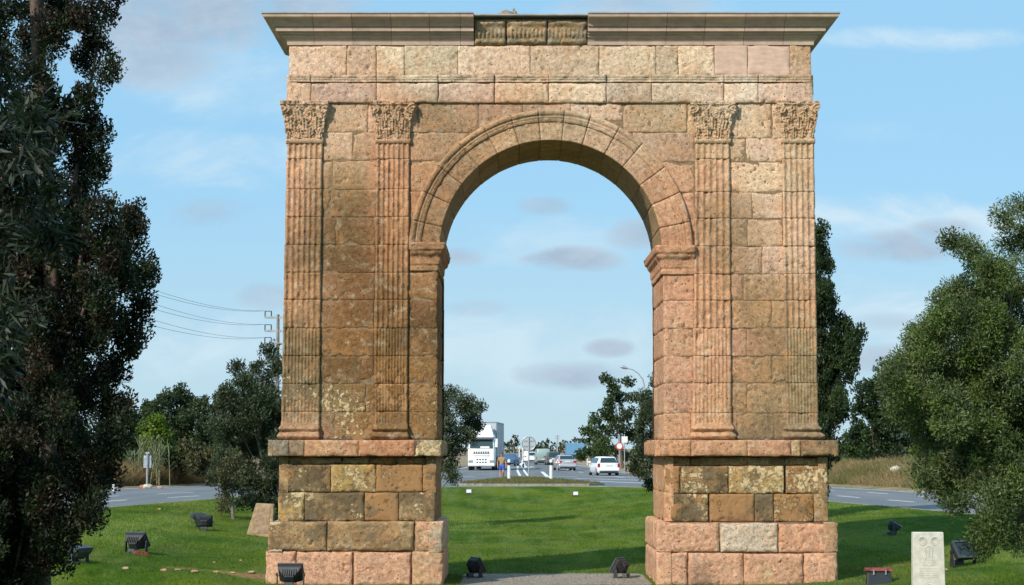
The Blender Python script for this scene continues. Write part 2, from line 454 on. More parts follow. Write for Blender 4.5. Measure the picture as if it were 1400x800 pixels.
# ---- core with the arched hole, and wall blocks
W = ST()
xc, _, zs = at(753, 342, YF); R0 = AX(753 + 152, 342) - xc; RO = AX(753 + 194, 342) - xc
zt = AZ(62); zb = AZ(601)
XL, XR = AX(390, 300) + .05, AX(1114, 300) - .05
pts = [(XL, zb - .05), (XL, zt + .1), (XR, zt + .1), (XR, zb - .05), (xc + R0 + .10, zb - .05), (xc + R0 + .10, zs)]
pts += [(xc + (R0 + .03) * math.cos(a), zs + (R0 + .03) * math.sin(a)) for a in np.linspace(0, PI, 41)]
pts += [(xc - R0 - .10, zs), (xc - R0 - .10, zb - .05)]
bm = bmesh.new()
fv = [bm.verts.new((x, YF + .018, z)) for x, z in pts]; f = bm.faces.new(fv)
ex = bmesh.ops.extrude_face_region(bm, geom=[f]); 
bmesh.ops.translate(bm, verts=[v for v in ex['geom'] if isinstance(v, bmesh.types.BMVert)], vec=(0, YB - YF - .06, 0))
bmesh.ops.triangulate(bm, faces=bm.faces); bmesh.ops.recalc_face_normals(bm, faces=bm.faces)
me = bpy.data.meshes.new('masonry_core'); bm.to_mesh(me); bm.free()
link('masonry_core', me, simple('joint_mortar', (.21, .145, .085), .95, 0, .1, 20, .3), arch)

def rclip(P): return ((P[..., 0] - xc) ** 2 + (P[..., 2] - zs) ** 2 < (RO - .09) ** 2) & (P[..., 2] > zs - .25)
jl = {0: [503 - 60, 503, 570], 1: [455, 482], 2: [455, 545], 3: [452, 555], 4: [470, 500], 5: [450, 513], 6: [440, 513], 7: [513], 8: [440, 505, 556], 9: [455, 513], 10: [440, 505, 515, 560], 11: [498, 559], }
for i in range(12):
    y0, y1 = cL[i], cL[i + 1]; ym = (y0 + y1) / 2
    # wall between / beside pilasters (left pier)
    js = {0: [393, 445, 503, 572], 1: [393, 441, 482, 558], 2: [393, 455, 560], 3: [393, 452, 515, 560], 4: [393, 460, 512, 560], 5: [393, 440, 513, 560],
          6: [393, 437, 512, 600], 7: [393, 437, 511, 557, 600], 8: [393, 437, 511, 600], 9: [393, 437, 511, 557, 600], 10: [393, 455, 500, 557, 600], 11: [393, 457, 512, 558, 600]}[i][:]
    js[0] = E1a(ym) + 1
    if i < 6: js = [j for j in js]
    if js[-1] == 600: js[-1] = JL(ym)
    rg = .006 + .012 * (i >= 10) + .004 * (i in (3, 9))
    course(W, js, y0, y1, YF, rough=rg)
    y0, y1 = cR[i], cR[i + 1]; ym = (y0 + y1) / 2
    js = {0: [939, 951, 1009, 1055, 1112], 1: [951, 1020, 1112], 2: [951, 1000, 1075, 1112], 3: [951, 1028, 1070, 1112], 4: [951, 1022, 1070, 1112], 5: [951, 1042, 1112],
          6: [JR(ym), 949, 1017, 1112], 7: [JR(ym), 949, 998, 1055, 1112], 8: [JR(ym), 949, 1021, 1112], 9: [JR(ym), 949, 1055, 1112], 10: [JR(ym), 949, 1021, 1085, 1112], 11: [JR(ym), 945, 1008, 1058, 1112]}[i][:]
    js[-1] = E4b(ym) - 1
    course(W, js, y0, y1, YF, rough=rg)
# spandrels
for (y0, y1, js) in [(140, 181, [572, 655, 714]), (140, 166, [714, 780, 852]), (140, 181, [852, 939]), (181, 220, [558, 640]), (220, 262, [560, 620]), (262, 298, [560, 600]), (298, 335, [560, 590]),
                     (181, 222, [865, 951]), (222, 263, [890, 951]), (263, 299, [910, 951]), (299, 337, [925, 951])]:
    course(W, js, y0, y1, YF, drop=rclip, rough=.007)
# outer sides and back of the shaft
for xs, nx in ((AX(392, 300) , -1), (AX(1112, 300), 1)):
    for i in range(12):
        z0, z1 = AZ(cL[i + 1]), AZ(cL[i]); ym = (cL[i] + cL[i + 1]) / 2
        X = AX(E1a(ym), ym) if nx < 0 else AX(E4b(ym), ym)
        cuts = [YF, YF + .7 + .5 * (i % 2), YF + 1.9 + .3 * (i % 3), YB]
        for a, b in zip(cuts[:-1], cuts[1:]):
            patch(W, (X, a, z0), (0, 1, 0), (0, 0, 1), (nx, 0, 0), b - a, z1 - z0, rough=.006, res=.06)
for i in range(12):
    z0, z1 = AZ(cL[i + 1]), AZ(cL[i])
    n = 11; xs = np.linspace(XL - .05, XR + .05, n + 1) + (.25 * (i % 2))
    xs[0] = XL - .05; xs[-1] = XR + .05
    if i >= 5:
        segs = [(a, b) for a, b in zip(np.linspace(XL - .05, xc - R0, 4)[:-1], np.linspace(XL - .05, xc - R0, 4)[1:])] + [(a, b) for a, b in zip(np.linspace(xc + R0, XR + .05, 4)[:-1], np.linspace(xc + R0, XR + .05, 4)[1:])]
    else: segs = list(zip(xs[:-1], xs[1:]))
    for a, b in segs:
        patch(W, (a, YB, z0), (1, 0, 0), (0, 0, 1), (0, 1, 0), b - a, z1 - z0, res=.12, dropany=lambda P: ((P[..., 0] - xc) ** 2 + (P[..., 2] - zs) ** 2 < (R0 + .03) ** 2))
W.build('wall', MS, arch)

# ---- jambs (inner faces of the passage)
for side in (0, 1):
    J = ST()
    for i in range(5, 12):
        cc = cL if side == 0 else cR
        z0, z1 = AZ(cc[i + 1]), AZ(cc[i]) if i > 5 else zs + .02
        ym = (cc[i] + cc[i + 1]) / 2
        X = AX(JL(ym) if side == 0 else JR(ym), ym)
        cuts = [YF, YF + 1.0 + .5 * (i % 2), YF + 2.1 - .2 * (i % 3), YB]
        for a, b in zip(cuts[:-1], cuts[1:]):
            patch(J, (X, a, z0), (0, 1, 0), (0, 0, 1), (1 if side == 0 else -1, 0, 0), b - a, z1 - z0, rough=.012, edge=.03, res=.045)
    J.build('jamb', MS, arch)

# ---- polar parts: archivolt and soffit
def arcpatch(S, a0, a1, r0, r1, prof, res=.035, edge=.009, seedk=0, rough=.006):
    seed = int(rng.integers(1, 9999))
    nr = int((r1 - r0) / .02) + 2; na = int((a1 - a0) * (r0 + r1) / 2 / res) + 2
    r = np.linspace(r0, r1, nr); j = .004 / r0
    a = np.linspace(a0 + j, a1 - j, na)
    r = np.concatenate([[r[0]], r, [r[-1]]]); a = np.concatenate([[a[0]], a, [a[-1]]])
    A, Rr = np.meshgrid(a, r)
    d = np.minimum((A - a[0]) * Rr, (a[-1] - A) * Rr)
    q = np.clip(1 - d / edge, 0, 1)
    X0 = xc + Rr * np.cos(A); Z0 = zs + Rr * np.sin(A)
    H = prof(Rr) - edge * .8 * q ** 2 + rough * 2.4 * (fbm(X0 * 3 + seed, Z0 * 3, seed, 5, .6) - .5)
    H -= np.clip(fbm(X0 * 13, Z0 * 13 + seed, seed + 5, 2) - .72, 0, 1) * .15
    H[0, :] = -.06; H[-1, :] = -.04; H[:, 0] = H[:, -1] = -.05
    P = np.stack([X0, YF - H, Z0], -1)
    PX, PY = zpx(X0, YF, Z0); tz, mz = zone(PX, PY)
    b = 1 + (rng.random() - .5) * .26
    S.grid(P, tz * b, np.clip(mz + (rng.random() - .5) * .2, 0, 1))
rm = R0 + (RO - R0) * .60
def profA(r): return np.full_like(r, .02)
def profB(r):
    t = (r - rm) / (RO - rm)
    return .045 + .02 * (t > .12) + .022 * (t > .3) - .03 * ((t > .44) & (t < .52)) + .03 * sstep(.5, .75, t) - .035 * sstep(.9, 1.0, t)
AV = ST()
va = [0, .2, .42, .63, .86, 1.06, 1.28, 1.47, 1.66, 1.86, 2.07, 2.28, 2.5, 2.71, 2.93, PI]
for a, b in zip(va[:-1], va[1:]):
    arcpatch(AV, a, b, R0, rm, profA); arcpatch(AV, a, b, rm, RO, profB, rough=.010)
AV.build('archivolt', MS, arch)
SO = ST()
for k, (a, b) in enumerate(zip(va[:-1], va[1:])):
    for y0, y1 in ((YF - .01, YF + 1.1 + .3 * (k % 2)), (YF + 1.1 + .3 * (k % 2), YF + 2.0 + .2 * (k % 3)), (YF + 2.0 + .2 * (k % 3), YB)):
        seed = int(rng.integers(1, 9999)); na = 14; ny = int((y1 - y0) / .06) + 2
        aa = np.linspace(a + .0008, b - .0008, na); yy = np.linspace(y0 + .005, y1 - .005, ny)
        aa = np.concatenate([[aa[0]], aa, [aa[-1]]]); yy = np.concatenate([[yy[0]], yy, [yy[-1]]])
        A, Yg = np.meshgrid(aa, yy)
        H = .012 * (fbm(A * 8 + seed, Yg * 4, seed, 4) - .5)
        d = np.minimum((A - aa[0]) * R0, (aa[-1] - A) * R0); H -= .006 * np.clip(1 - d / .02, 0, 1) ** 2
        H[0, :] = H[-1, :] = -.05; H[:, 0] = H[:, -1] = -.05
        Rr = R0 - H
        P = np.stack([xc + Rr * np.cos(A), Yg, zs + Rr * np.sin(A)], -1)
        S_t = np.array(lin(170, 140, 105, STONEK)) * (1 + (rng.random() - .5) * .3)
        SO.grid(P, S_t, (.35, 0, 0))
SO.build('soffit', MS, arch)

# ---- panels of variable width (pilasters, bases, capitals)
def panel(S, zr, xl, xr, out, nx, back=.02, side=True, tint=1.0, warp=None, Y=YF):
    """rows zr; xl,xr arrays; out(u (n,m), zr (n,m)) distance in front of the wall"""
    u = np.linspace(0, 1, nx); u = np.concatenate([[0], u, [1]])
    z = np.concatenate([[zr[0]], zr, [zr[-1]]]); a = np.concatenate([[xl[0]], xl, [xl[-1]]]); b = np.concatenate([[xr[0]], xr, [xr[-1]]])
    Ug, Zg = np.meshgrid(u, z)
    Xg = a[:, None] + (b - a)[:, None] * Ug
    H = out(Ug, Zg, Xg)
    H[:, 0] = H[:, -1] = -back; H[0, :] = H[-1, :] = -back
    if warp is not None: Xg = Xg + warp(Ug, Zg)
    P = np.stack([Xg, Y - H, Zg], -1)
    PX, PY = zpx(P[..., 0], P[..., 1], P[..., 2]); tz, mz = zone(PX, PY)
    S.grid(P, tz * tint, np.clip(mz + (rng.random() - .5) * .15, 0, 1.2))

PR = .07
def pilaster(Ea, Eb, cc, lower_from, nup, nlow, flareL, flareR, name, corner=0):
    S = ST()
    ys = [192, 196] + [c for c in cc[2:]]; ys[-1] = 582
    ys = [y for y in ys if y > 192]; ys = [192] + sorted(set([218] + [y for y in ys if y > 222]))
    for y0, y1 in zip(ys[:-1], ys[1:]):
        if y1 - y0 < 6: continue
        z0, z1 = AZ(y1) + .001, AZ(y0) - .001; ym = (y0 + y1) / 2
        n = int((z1 - z0) / .035) + 3; zr = np.linspace(z0, z1, n)
        xl = AX(Ea(ym), ym); xr = AX(Eb(ym), ym); off = (rng.random() - .5) * .01
        seed = int(rng.integers(1, 9999)); nf = nup if ym < lower_from else nlow
        wear = float(sstep(lower_from + 20, 590, ym)) * .5
        dfl = .040 if nf == nup else .028
        def out(u, z, x, nf=nf, seed=seed, wear=wear, dfl=dfl, z0=z0, z1=z1):
            m = .05; uu = np.clip((u - m) / (1 - 2 * m), 0, 1)
            fl = .5 * (1 - np.cos(2 * PI * nf * uu)); fl = fl ** .7
            er = sstep(.42, .66, fbm(x * 4 + seed, z * 3, seed + 1)) * .5 + wear * .7
            brk = np.clip(fbm(x * 5 + 3, z * 4 + seed, seed + 33, 3) - .62, 0, 1) * .16
            H = PR - dfl * fl * np.clip(1 - er, .15, 1) + .014 * (fbm(x * 7, z * 7 + seed, seed, 4, .6) - .5) - brk
            H -= np.clip(fbm(x * 15, z * 15, seed + 9, 2) - .72, 0, 1) * .12
            e = np.minimum(z - z0, z1 - z); H -= .005 * np.clip(1 - e / .015, 0, 1)
            edg = np.minimum(u, 1 - u) * .7; H -= .02 * np.clip(1 - edg / .02, 0, 1)
            return H
        panel(S, zr, np.full(n, xl + off), np.full(n, xr + off), out, 62, tint=1 + (rng.random() - .5) * .16)
    # astragal under the capital
    z0, z1 = AZ(197), AZ(189); zr = np.linspace(z0, z1, 8)
    panel(S, zr, np.full(8, AX(Ea(192) - 1.5, 192)), np.full(8, AX(Eb(192) + 1.5, 192)), lambda u, z, x: PR + .035 * np.sin(PI * np.clip((z - z0) / (z1 - z0), 0, 1)) + .01 * (fbm(x * 6, z * 6, 4) - .5), 30)
    po = S.build('pilaster', MS, arch)
    # base
    B = ST(); z0, z1 = AZ(601), AZ(579); n = 22; zr = np.linspace(z0, z1, n); t = (zr - z0) / (z1 - z0)
    fl = .35 + .65 * (1 - t) ** 1.2
    bul = .10 * np.exp(-((t - .22) / .2) ** 2) + .07 * np.exp(-((t - .68) / .14) ** 2) - .02 * np.exp(-((t - .46) / .05) ** 2)
    sd = int(rng.integers(1, 999))
    nz = (fbm(t * 5, t * 0 + sd, sd) - .5) * .05
    xl = AX(Ea(590), 590) - AX(700 + flareL, 590) * (bul / .17 + (1 - t) * .5) * .62 + nz
    xr = AX(Eb(590), 590) + AX(700 + flareR, 590) * (bul / .17 + (1 - t) * .5) * .62 - nz
    def outb(u, z, x):
        tt = np.clip((z - z0) / (z1 - z0), 0, 1)
        H = PR + .02 + .10 * np.exp(-((tt - .22) / .2) ** 2) + .07 * np.exp(-((tt - .68) / .14) ** 2) - .03 * np.exp(-((tt - .46) / .05) ** 2)
        return H * (.75 + .5 * fbm(x * 3, z * 6, sd)) + .02 * (fbm(x * 9, z * 9, sd) - .5)
    panel(B, zr, xl, xr, outb, 30); B.build('base', MS, po)
    # capital
    C = ST(); z0, z1 = AZ(190), AZ(139.5); hh = z1 - z0; n = 78; zr = np.linspace(z0, z1, n); t = (zr - z0) / hh
    cx0, cx1 = AX(Ea(190), 165), AX(Eb(190), 165); w = cx1 - cx0
    fl = np.where(t < .15, 0, .04 + .15 * np.clip((t - .15) / .7, 0, 1) ** 2.2) * w
    fl = np.where(t > .9, .16 * w, fl)
    sd = int(rng.integers(1, 9999))
    fl = fl + (fbm(t * 7, t * 0 + sd, sd) - .5) * .07
    leaves_ = []
    for k in range(4): leaves_.append((.04 + k * .307, .16, .30, .13, .24))
    for k in range(3): leaves_.append((.2 + k * .3, .42, .30, .14, .26))
    for k in range(4): leaves_.append((.05 + k * .3, .62, .24, .12, .2))
    lv = [(a + (random.random() - .5) * .05, b + (random.random() - .5) * .05, c, d, e) for a, b, c, d, e in leaves_]
    def outc(u, z, x):
        tt = np.clip((z - z0) / hh, 0, 1)
        H = PR + .01 + .07 * tt ** 2
        for q, (a, b, c, wd, ht) in enumerate(lv):
            t0 = b - ht * .75; tl = np.clip((tt - t0) / (ht * 1.35), 0, 1)
            du = (u - a) / wd
            wt = (.95 * np.sin(PI * np.clip(tl * .8 + .16, 0, 1)) ** .7) * (1 + .22 * np.sin(tl * 24 + q))
            ins = sstep(1.0, .82, np.abs(du) / np.maximum(wt, .05)) * (tt > t0) * sstep(1.0, .93, tl)
            hl = PR + .035 + .05 * b + .075 * tl ** 2.2 - .022 * (np.abs(np.sin(du * 5.5)) ** .5) * (1 - tl * .4) + .016 * np.exp(-(du / .12) ** 2)
            H = np.where(ins * hl > H, H + (hl - H) * ins, H)
        for a, sg in ((.03, 1), (.97, -1)):                              # volutes
            du = (u - a) / .17; dt = (tt - .80) / .14; r = np.sqrt(du * du + dt * dt); th_ = np.arctan2(dt, du * sg)
            H = np.where(r < 1, np.maximum(H, PR + .125 - .035 * (np.sin(r * 12 + th_) > .25)), H)
        for a, sg in ((.36, 1), (.64, -1)):
            du = (u - a) / .085; dt = (tt - .80) / .085; r = np.sqrt(du * du + dt * dt)
            H = np.where(r < 1, np.maximum(H, PR + .10 - .03 * (np.sin(r * 10) > .2)), H)
        du = (u - .5) / .07; dt = (tt - .93) / .07; H = np.maximum(H, PR + .14 * np.clip(1 - du * du - dt * dt, 0, 1) ** .4)
        H = np.where(tt > .9, np.maximum(H, PR + .085 + .05 * np.abs(u - .5) * 2 + .012 * (tt > .95)), H)
        lost = sstep(.56, .66, fbm(x * 3.5 + sd, z * 3.5, sd + 8, 3))
        H = H * (1 - lost * .35) + (PR + .05) * lost * .35
        H = H + .045 * (fbm(x * 13 + sd, z * 13, sd, 4, .65) - .5) - .05 * np.clip(fbm(x * 17, z * 17, sd + 4, 2) - .58, 0, 1) * 2
        return np.maximum(H, PR - .03)
    panel(C, zr, cx0 - fl, cx1 + fl, outc, 84, warp=lambda u, z: (u - .5) * 0)
    C.build('capital', MS, po)
    return po
pilaster(E1a, E1b, cL, 449, 6, 10, 8, 1, 'p')
pilaster(E2a, E2b, cL, 449, 6, 10, 9, 5, 'p')
pilaster(E3a, E3b, cR, 449, 5, 9, 7, 9, 'p')
pilaster(E4a, E4b, cR, 449, 5, 9, 12, 13, 'p')
# return pilasters round the outer corners
for nx, E in ((-1, E1a), (1, E4b)):
    for yb in (YF + .0, YB - .7):
        S = ST()
        for y0, y1 in zip(cL[1:-1], cL[2:]):
            ym = (y0 + y1) / 2; X = AX(E(ym), ym); z0, z1 = AZ(y1), AZ(y0)
            patch(S, (X, yb, z0), (0, 1, 0), (0, 0, 1), (nx, 0, 0), .7, z1 - z0, proud=.02, relief=lambda s, t: -.02 * .5 * (1 - np.cos(2 * PI * 6 * s / .7)), res=.03, depth=.03)
        S.build('pilaster', MS, arch)

# ---- sweeps of a moulding along a plan path
def sweep(S, path, prof, res=.05, rough=.0, tone=None, mask=None, tint=1.0, erode=0, close_ends=True, seed=0, pres=.02):
    """path [(x,y)] with outward normal on the right-hand side; prof [(out,z)]"""
    pr = []
    for (a, b), (c, d) in zip(prof[:-1], prof[1:]):
        L_ = math.hypot(c - a, d - b); n = max(1, int(L_ / pres))
        for k in range(n): pr.append((a + (c - a) * k / n, b + (d - b) * k / n))
    pr.append(prof[-1]); pr = np.array(pr)
    pth = [np.array(p, float) for p in path]; nseg = len(pth) - 1
    dirs = [(pth[i + 1] - pth[i]) / np.linalg.norm(pth[i + 1] - pth[i]) for i in range(nseg)]
    nor = [np.array([d[1], -d[0]]) for d in dirs]
    vn_ = []
    for i in range(nseg + 1):
        if i == 0: vn_.append(nor[0])
        elif i == nseg: vn_.append(nor[-1])
        else:
            m = nor[i - 1] + nor[i]; m /= np.linalg.norm(m); vn_.append(m / max(.2, m.dot(nor[i])))
    rows = []
    for i in range(nseg):
        L_ = np.linalg.norm(pth[i + 1] - pth[i]); n = max(1, int(L_ / res))
        for k in range(n + (i == nseg - 1)):
            t = k / n; rows.append((pth[i] + (pth[i + 1] - pth[i]) * t, vn_[i] + (vn_[i + 1] - vn_[i]) * t))
    if close_ends: rows = [(rows[0][0], rows[0][1] * 0)] + rows + [(rows[-1][0], rows[-1][1] * 0)]
    P = np.zeros((len(rows), len(pr), 3))
    for i, (p, nn) in enumerate(rows):
        P[i, :, 0] = p[0] + nn[0] * pr[:, 0]; P[i, :, 1] = p[1] + nn[1] * pr[:, 0]; P[i, :, 2] = pr[:, 1]
    if rough or erode:
        A = P[..., 0] + P[..., 1] * 1.3; B = P[..., 2]
        d = rough * 2 * (fbm(A * 5 + seed, B * 5, seed, 4, .6) - .5) - erode * np.clip(fbm(A * 3.5, B * 5, seed + 7, 3) - .52, 0, 1) * 3
        nn = np.array([r[1] for r in rows]); ok = (np.linalg.norm(nn, axis=1) > .1)[:, None]
        P[..., 0] += nn[:, 0][:, None] * d * ok; P[..., 1] += nn[:, 1][:, None] * d * ok
        P[..., 2] += rough * (fbm(A * 4, B * 4 + seed, seed + 3) - .5) * ok
    if tone is None:
        PX, PY = zpx(P[..., 0], P[..., 1], P[..., 2]); tz, mz = zone(PX, PY); tz = tz * tint
    else: tz = np.array(tone) * tint; mz = np.array(mask or (0, 0, 0))
    S.grid(P, tz, mz)

# imposts
zi = lambda y: AZ(y)
for side in (0, 1):
    S = ST()
    y0, y1 = (332, 371) if side == 0 else (336, 376)
    zt_, zb_ = AZ(y0), AZ(y1); h = zt_ - zb_
    prof = [(-.02, zb_), (.035, zb_ + .01), (.035, zb_ + .16 * h), (.02, zb_ + .2 * h), (.05, zb_ + .26 * h), (.055, zb_ + .5 * h), (.12, zb_ + .62 * h), (.13, zb_ + .70 * h), (.17, zb_ + .76 * h), (.19, zb_ + .96 * h), (.15, zt_), (-.02, zt_)]
    XJ = AX(JL(350), 350) if side == 0 else AX(JR(350), 350)
    if side == 0: path = [(AX(561, 350), YF), (XJ, YF), (XJ, YB), (AX(561, 350), YB)]
    else: path = [(AX(950, 350), YB), (XJ, YB), (XJ, YF), (AX(950, 350), YF)]
    sweep(S, path, prof, .04, rough=.014, erode=.03, seed=33 + side)
    S.build('impost', MS, arch)

# architrave (fascia course), its crown moulding and the attic blocks
S = ST()
z0, z1, z2 = AZ(140), AZ(113), AZ(103)
XA, XB = AX(394, 120), AX(1110, 120)
jt = [394, 425, 515, 599, 676, 750, 829, 891, 990, 1037, 1110]
for a, b in zip(jt[:-1], jt[1:]):
    pale = a in (990,)
    frontblock(S, a, b, 113, 140.5, YF - .07, rough=.009 if not pale else .003, edge=.03, depth=.15)
    sweep(S, [(AX(a, 108, YF - .07) + .004, YF - .07), (AX(b, 108, YF - .07) - .004, YF - .07)],
          [(-.1, z1), (.01, z1), (.012, z1 + .05), (.02, z1 + .055), (.02, z1 + .09), (.035, z1 + .11), (.04, z2 - .005), (-.1, z2)], .04, rough=.010 if not pale else .003, erode=.05 if not pale else 0, seed=a, tint=1 + (rng.random() - .5) * .14, pres=.012)
for X, nx in ((XA, -1), (XB, 1)):
    for a, b in ((YF - .07, 41.2), (41.2, 42.2), (42.2, YB + .07)):
        patch(S, (X, a, z0), (0, 1, 0), (0, 0, 1), (nx, 0, 0), b - a, z2 - z0, proud=.03, res=.06, depth=.2)
for k in range(9):
    a = XA + (XB - XA) * k / 9; patch(S, (a, YB + .07, z0), (1, 0, 0), (0, 0, 1), (0, 1, 0), (XB - XA) / 9, z2 - z0, res=.12, depth=.2)
S.build('architrave', MS, arch)
S = ST()
ja = [395, 474, 514, 553, 626, 725, 819, 897, 927, 977]
for a, b in zip(ja[:-1], ja[1:]): frontblock(S, a, b, 62, 103, YF - .02, rough=.009, edge=.014)
frontblock(S, 1080, 1109, 62, 103, YF - .02, rough=.005)
z0, z1 = AZ(103), AZ(61)
for X, nx in ((AX(395, 85), -1), (AX(1109, 85), 1)):
    for a, b in ((YF, 40.9), (40.9, 42.0), (42.0, YB)): patch(S, (X, a, z0), (0, 1, 0), (0, 0, 1), (nx, 0, 0), b - a, z1 - z0, res=.06)
for k in range(9):
    a = XA + (XB - XA) * k / 9; patch(S, (a, YB, z0), (1, 0, 0), (0, 0, 1), (0, 1, 0), (XB - XA) / 9, z1 - z0, res=.12)
S.build('frieze', MS, arch)
S = ST()
for a, b in ((977, 1022), (1022, 1080)):
    frontblock(S, a, b, 62, 103, YF - .025, rough=.001, edge=.006, pitamt=0, joint=.004, tone=lin(222, 190, 168, .72))
o = S.build('replacement_blocks', MD, arch); o['label'] = 'two smooth pale pink replacement blocks'

# new cornice
XcL, XcR = AX(395, 45), AX(1110, 45)
zt = AZ(26); zb = AZ(62)
S = ST()
def cprof():
    h = zt - zb
    return [(-.05, zb), (.03, zb), (.035, zb + .12 * h), (.07, zb + .22 * h), (.115, zb + .27 * h), (.12, zb + .345 * h), (.17, zb + .36 * h), (.175, zb + .43 * h), (.25, zb + .445 * h),
            (.26, zb + .60 * h), (.30, zb + .61 * h), (.325, zb + .70 * h), (.375, zb + .78 * h), (.45, zb + .84 * h), (.485, zb + .87 * h), (.50, zb + .90 * h), (.51, zt), (-.05, zt)]
cj = [648, 630, 588, 536, 483, 430]
for a, b in zip(cj[:-1], cj[1:]):
    sweep(S, [(AX(b, 45) + .004, YF), (AX(a, 45) - .004, YF)], cprof(), .2, tone=lin(*[(214, 186, 168), (204, 180, 162), (210, 184, 164), (200, 176, 158), (216, 188, 170)][cj.index(a)], .70), pres=.03)
sweep(S, [(XcL, 41.4), (XcL, YF), (AX(430, 45) - .004, YF)], cprof(), .2, tone=lin(206, 184, 162, .72), pres=.03)
cj = [803, 857, 910, 962, 1016, 1070]
for a, b in zip(cj[:-1], cj[1:]):
    sweep(S, [(AX(a, 45) + .004, YF), (AX(b, 45) - .004, YF)], cprof(), .2, tone=lin(*[(206, 180, 162), (214, 186, 166), (208, 182, 162), (216, 188, 168), (208, 182, 164)][cj.index(a)], .70), pres=.03)
sweep(S, [(AX(1070, 45) + .004, YF), (XcR, YF), (XcR, 41.4)], cprof(), .2, tone=lin(206, 184, 162, .72), pres=.03)
sweep(S, [(XcR, 41.41), (XcR, YB), (XcL, YB), (XcL, 41.41)], cprof(), .2, tone=lin(185, 164, 136, .66), pres=.03)
S.build('cornice', MD, arch, smooth=False)
S = ST()
hh = zt - zb
jc = [648, 692, 748, 803]
for a, b in zip(jc[:-1], jc[1:]):
    def rel(s, t, a=a):
        tt = t / hh
        H = .05 + .04 * sstep(.0, .12, tt) + .06 * sstep(.18, .42, tt)
        dent = .018 * np.sin(s * 2 * PI / .09) * ((tt > .2) & (tt < .55)) * sstep(.2, .3, tt)
        H = H + dent + .06 * sstep(.6, .78, tt) * (1 - .7 * sstep(.86, 1, tt))
        return H * (.75 + .5 * fbm(s * 3 + a, t * 4, 3)) + .02 * (fbm(s * 9 + a, t * 9, 8) - .5)
    frontblock(S, a + .5, b - .5, 29, 62, YF, relief=rel, rough=.016, edge=.04, res=.022, tone=lin(168, 150, 124, .72), mask=(.55, 0, .1))
o = S.build('old_cornice', MS, arch); o['label'] = 'original eroded cornice blocks with egg and dart carving'
g0, g1 = AX(648, 27), AX(803, 27)
m = MB(); m.box(XcL - .53, g0, YF - .53, YB + .53, zt + .004, zt + .035); m.box(g1, XcR + .53, YF - .53, YB + .53, zt + .004, zt + .035); m.box(g0, g1, YF - .34, YB + .53, zt + .004, zt + .035)
m.box(XcL, XcR, YF + .02, YB, zt - .1, zt + .003)
m.build('roof_slab', simple('lead_capping', (.30, .29, .27), .7, 0, .3, 3, .2), arch)
# loose stone on the roof
st = ST()
def rock(S, c, r, tone, mask=(0, 0, 0), seed=1, n=10):
    th = np.linspace(0, PI, n); ph = np.linspace(0, 2 * PI, n * 2)
    T, Ph = np.meshgrid(th, ph)
    d = np.stack([np.sin(T) * np.cos(Ph), np.sin(T) * np.sin(Ph), np.cos(T)], -1)
    k = .6 + .8 * fbm(d[..., 0] * 2.2 + seed + 9, d[..., 1] * 2.2 + d[..., 2] * 1.9, seed)
    k[-1] = k[0]
    S.grid(np.array(c) + d * k[..., None] * np.array(r), tone, mask)
xr_, _, zr_ = at(692, 22, 40.2)
rock(st, (xr_, 40.2, zt + .1), (.19, .15, .12), lin(180, 165, 140, .6), seed=5)
rock(st, (xr_ + .18, 40.25, zt + .12), (.06, .05, .15), lin(150, 140, 120, .6), seed=6)
tag(st.build('loose_stone', MS), 'small pale broken stone lying on top of the arch cornice', 'stone')
m = MB(); xx = AX(834, 22, 40.3); m.tube([(xx, 40.3, zt + .034), (xx, 40.3, zt + .13)], [.012, .006], 6); m.cyl((xx, 40.3, zt + .045), (0, 0, 1), .03, .02, 8)
m.build('lightning_rod', simple('dark_iron', (.05, .05, .05), .5, .6), arch)

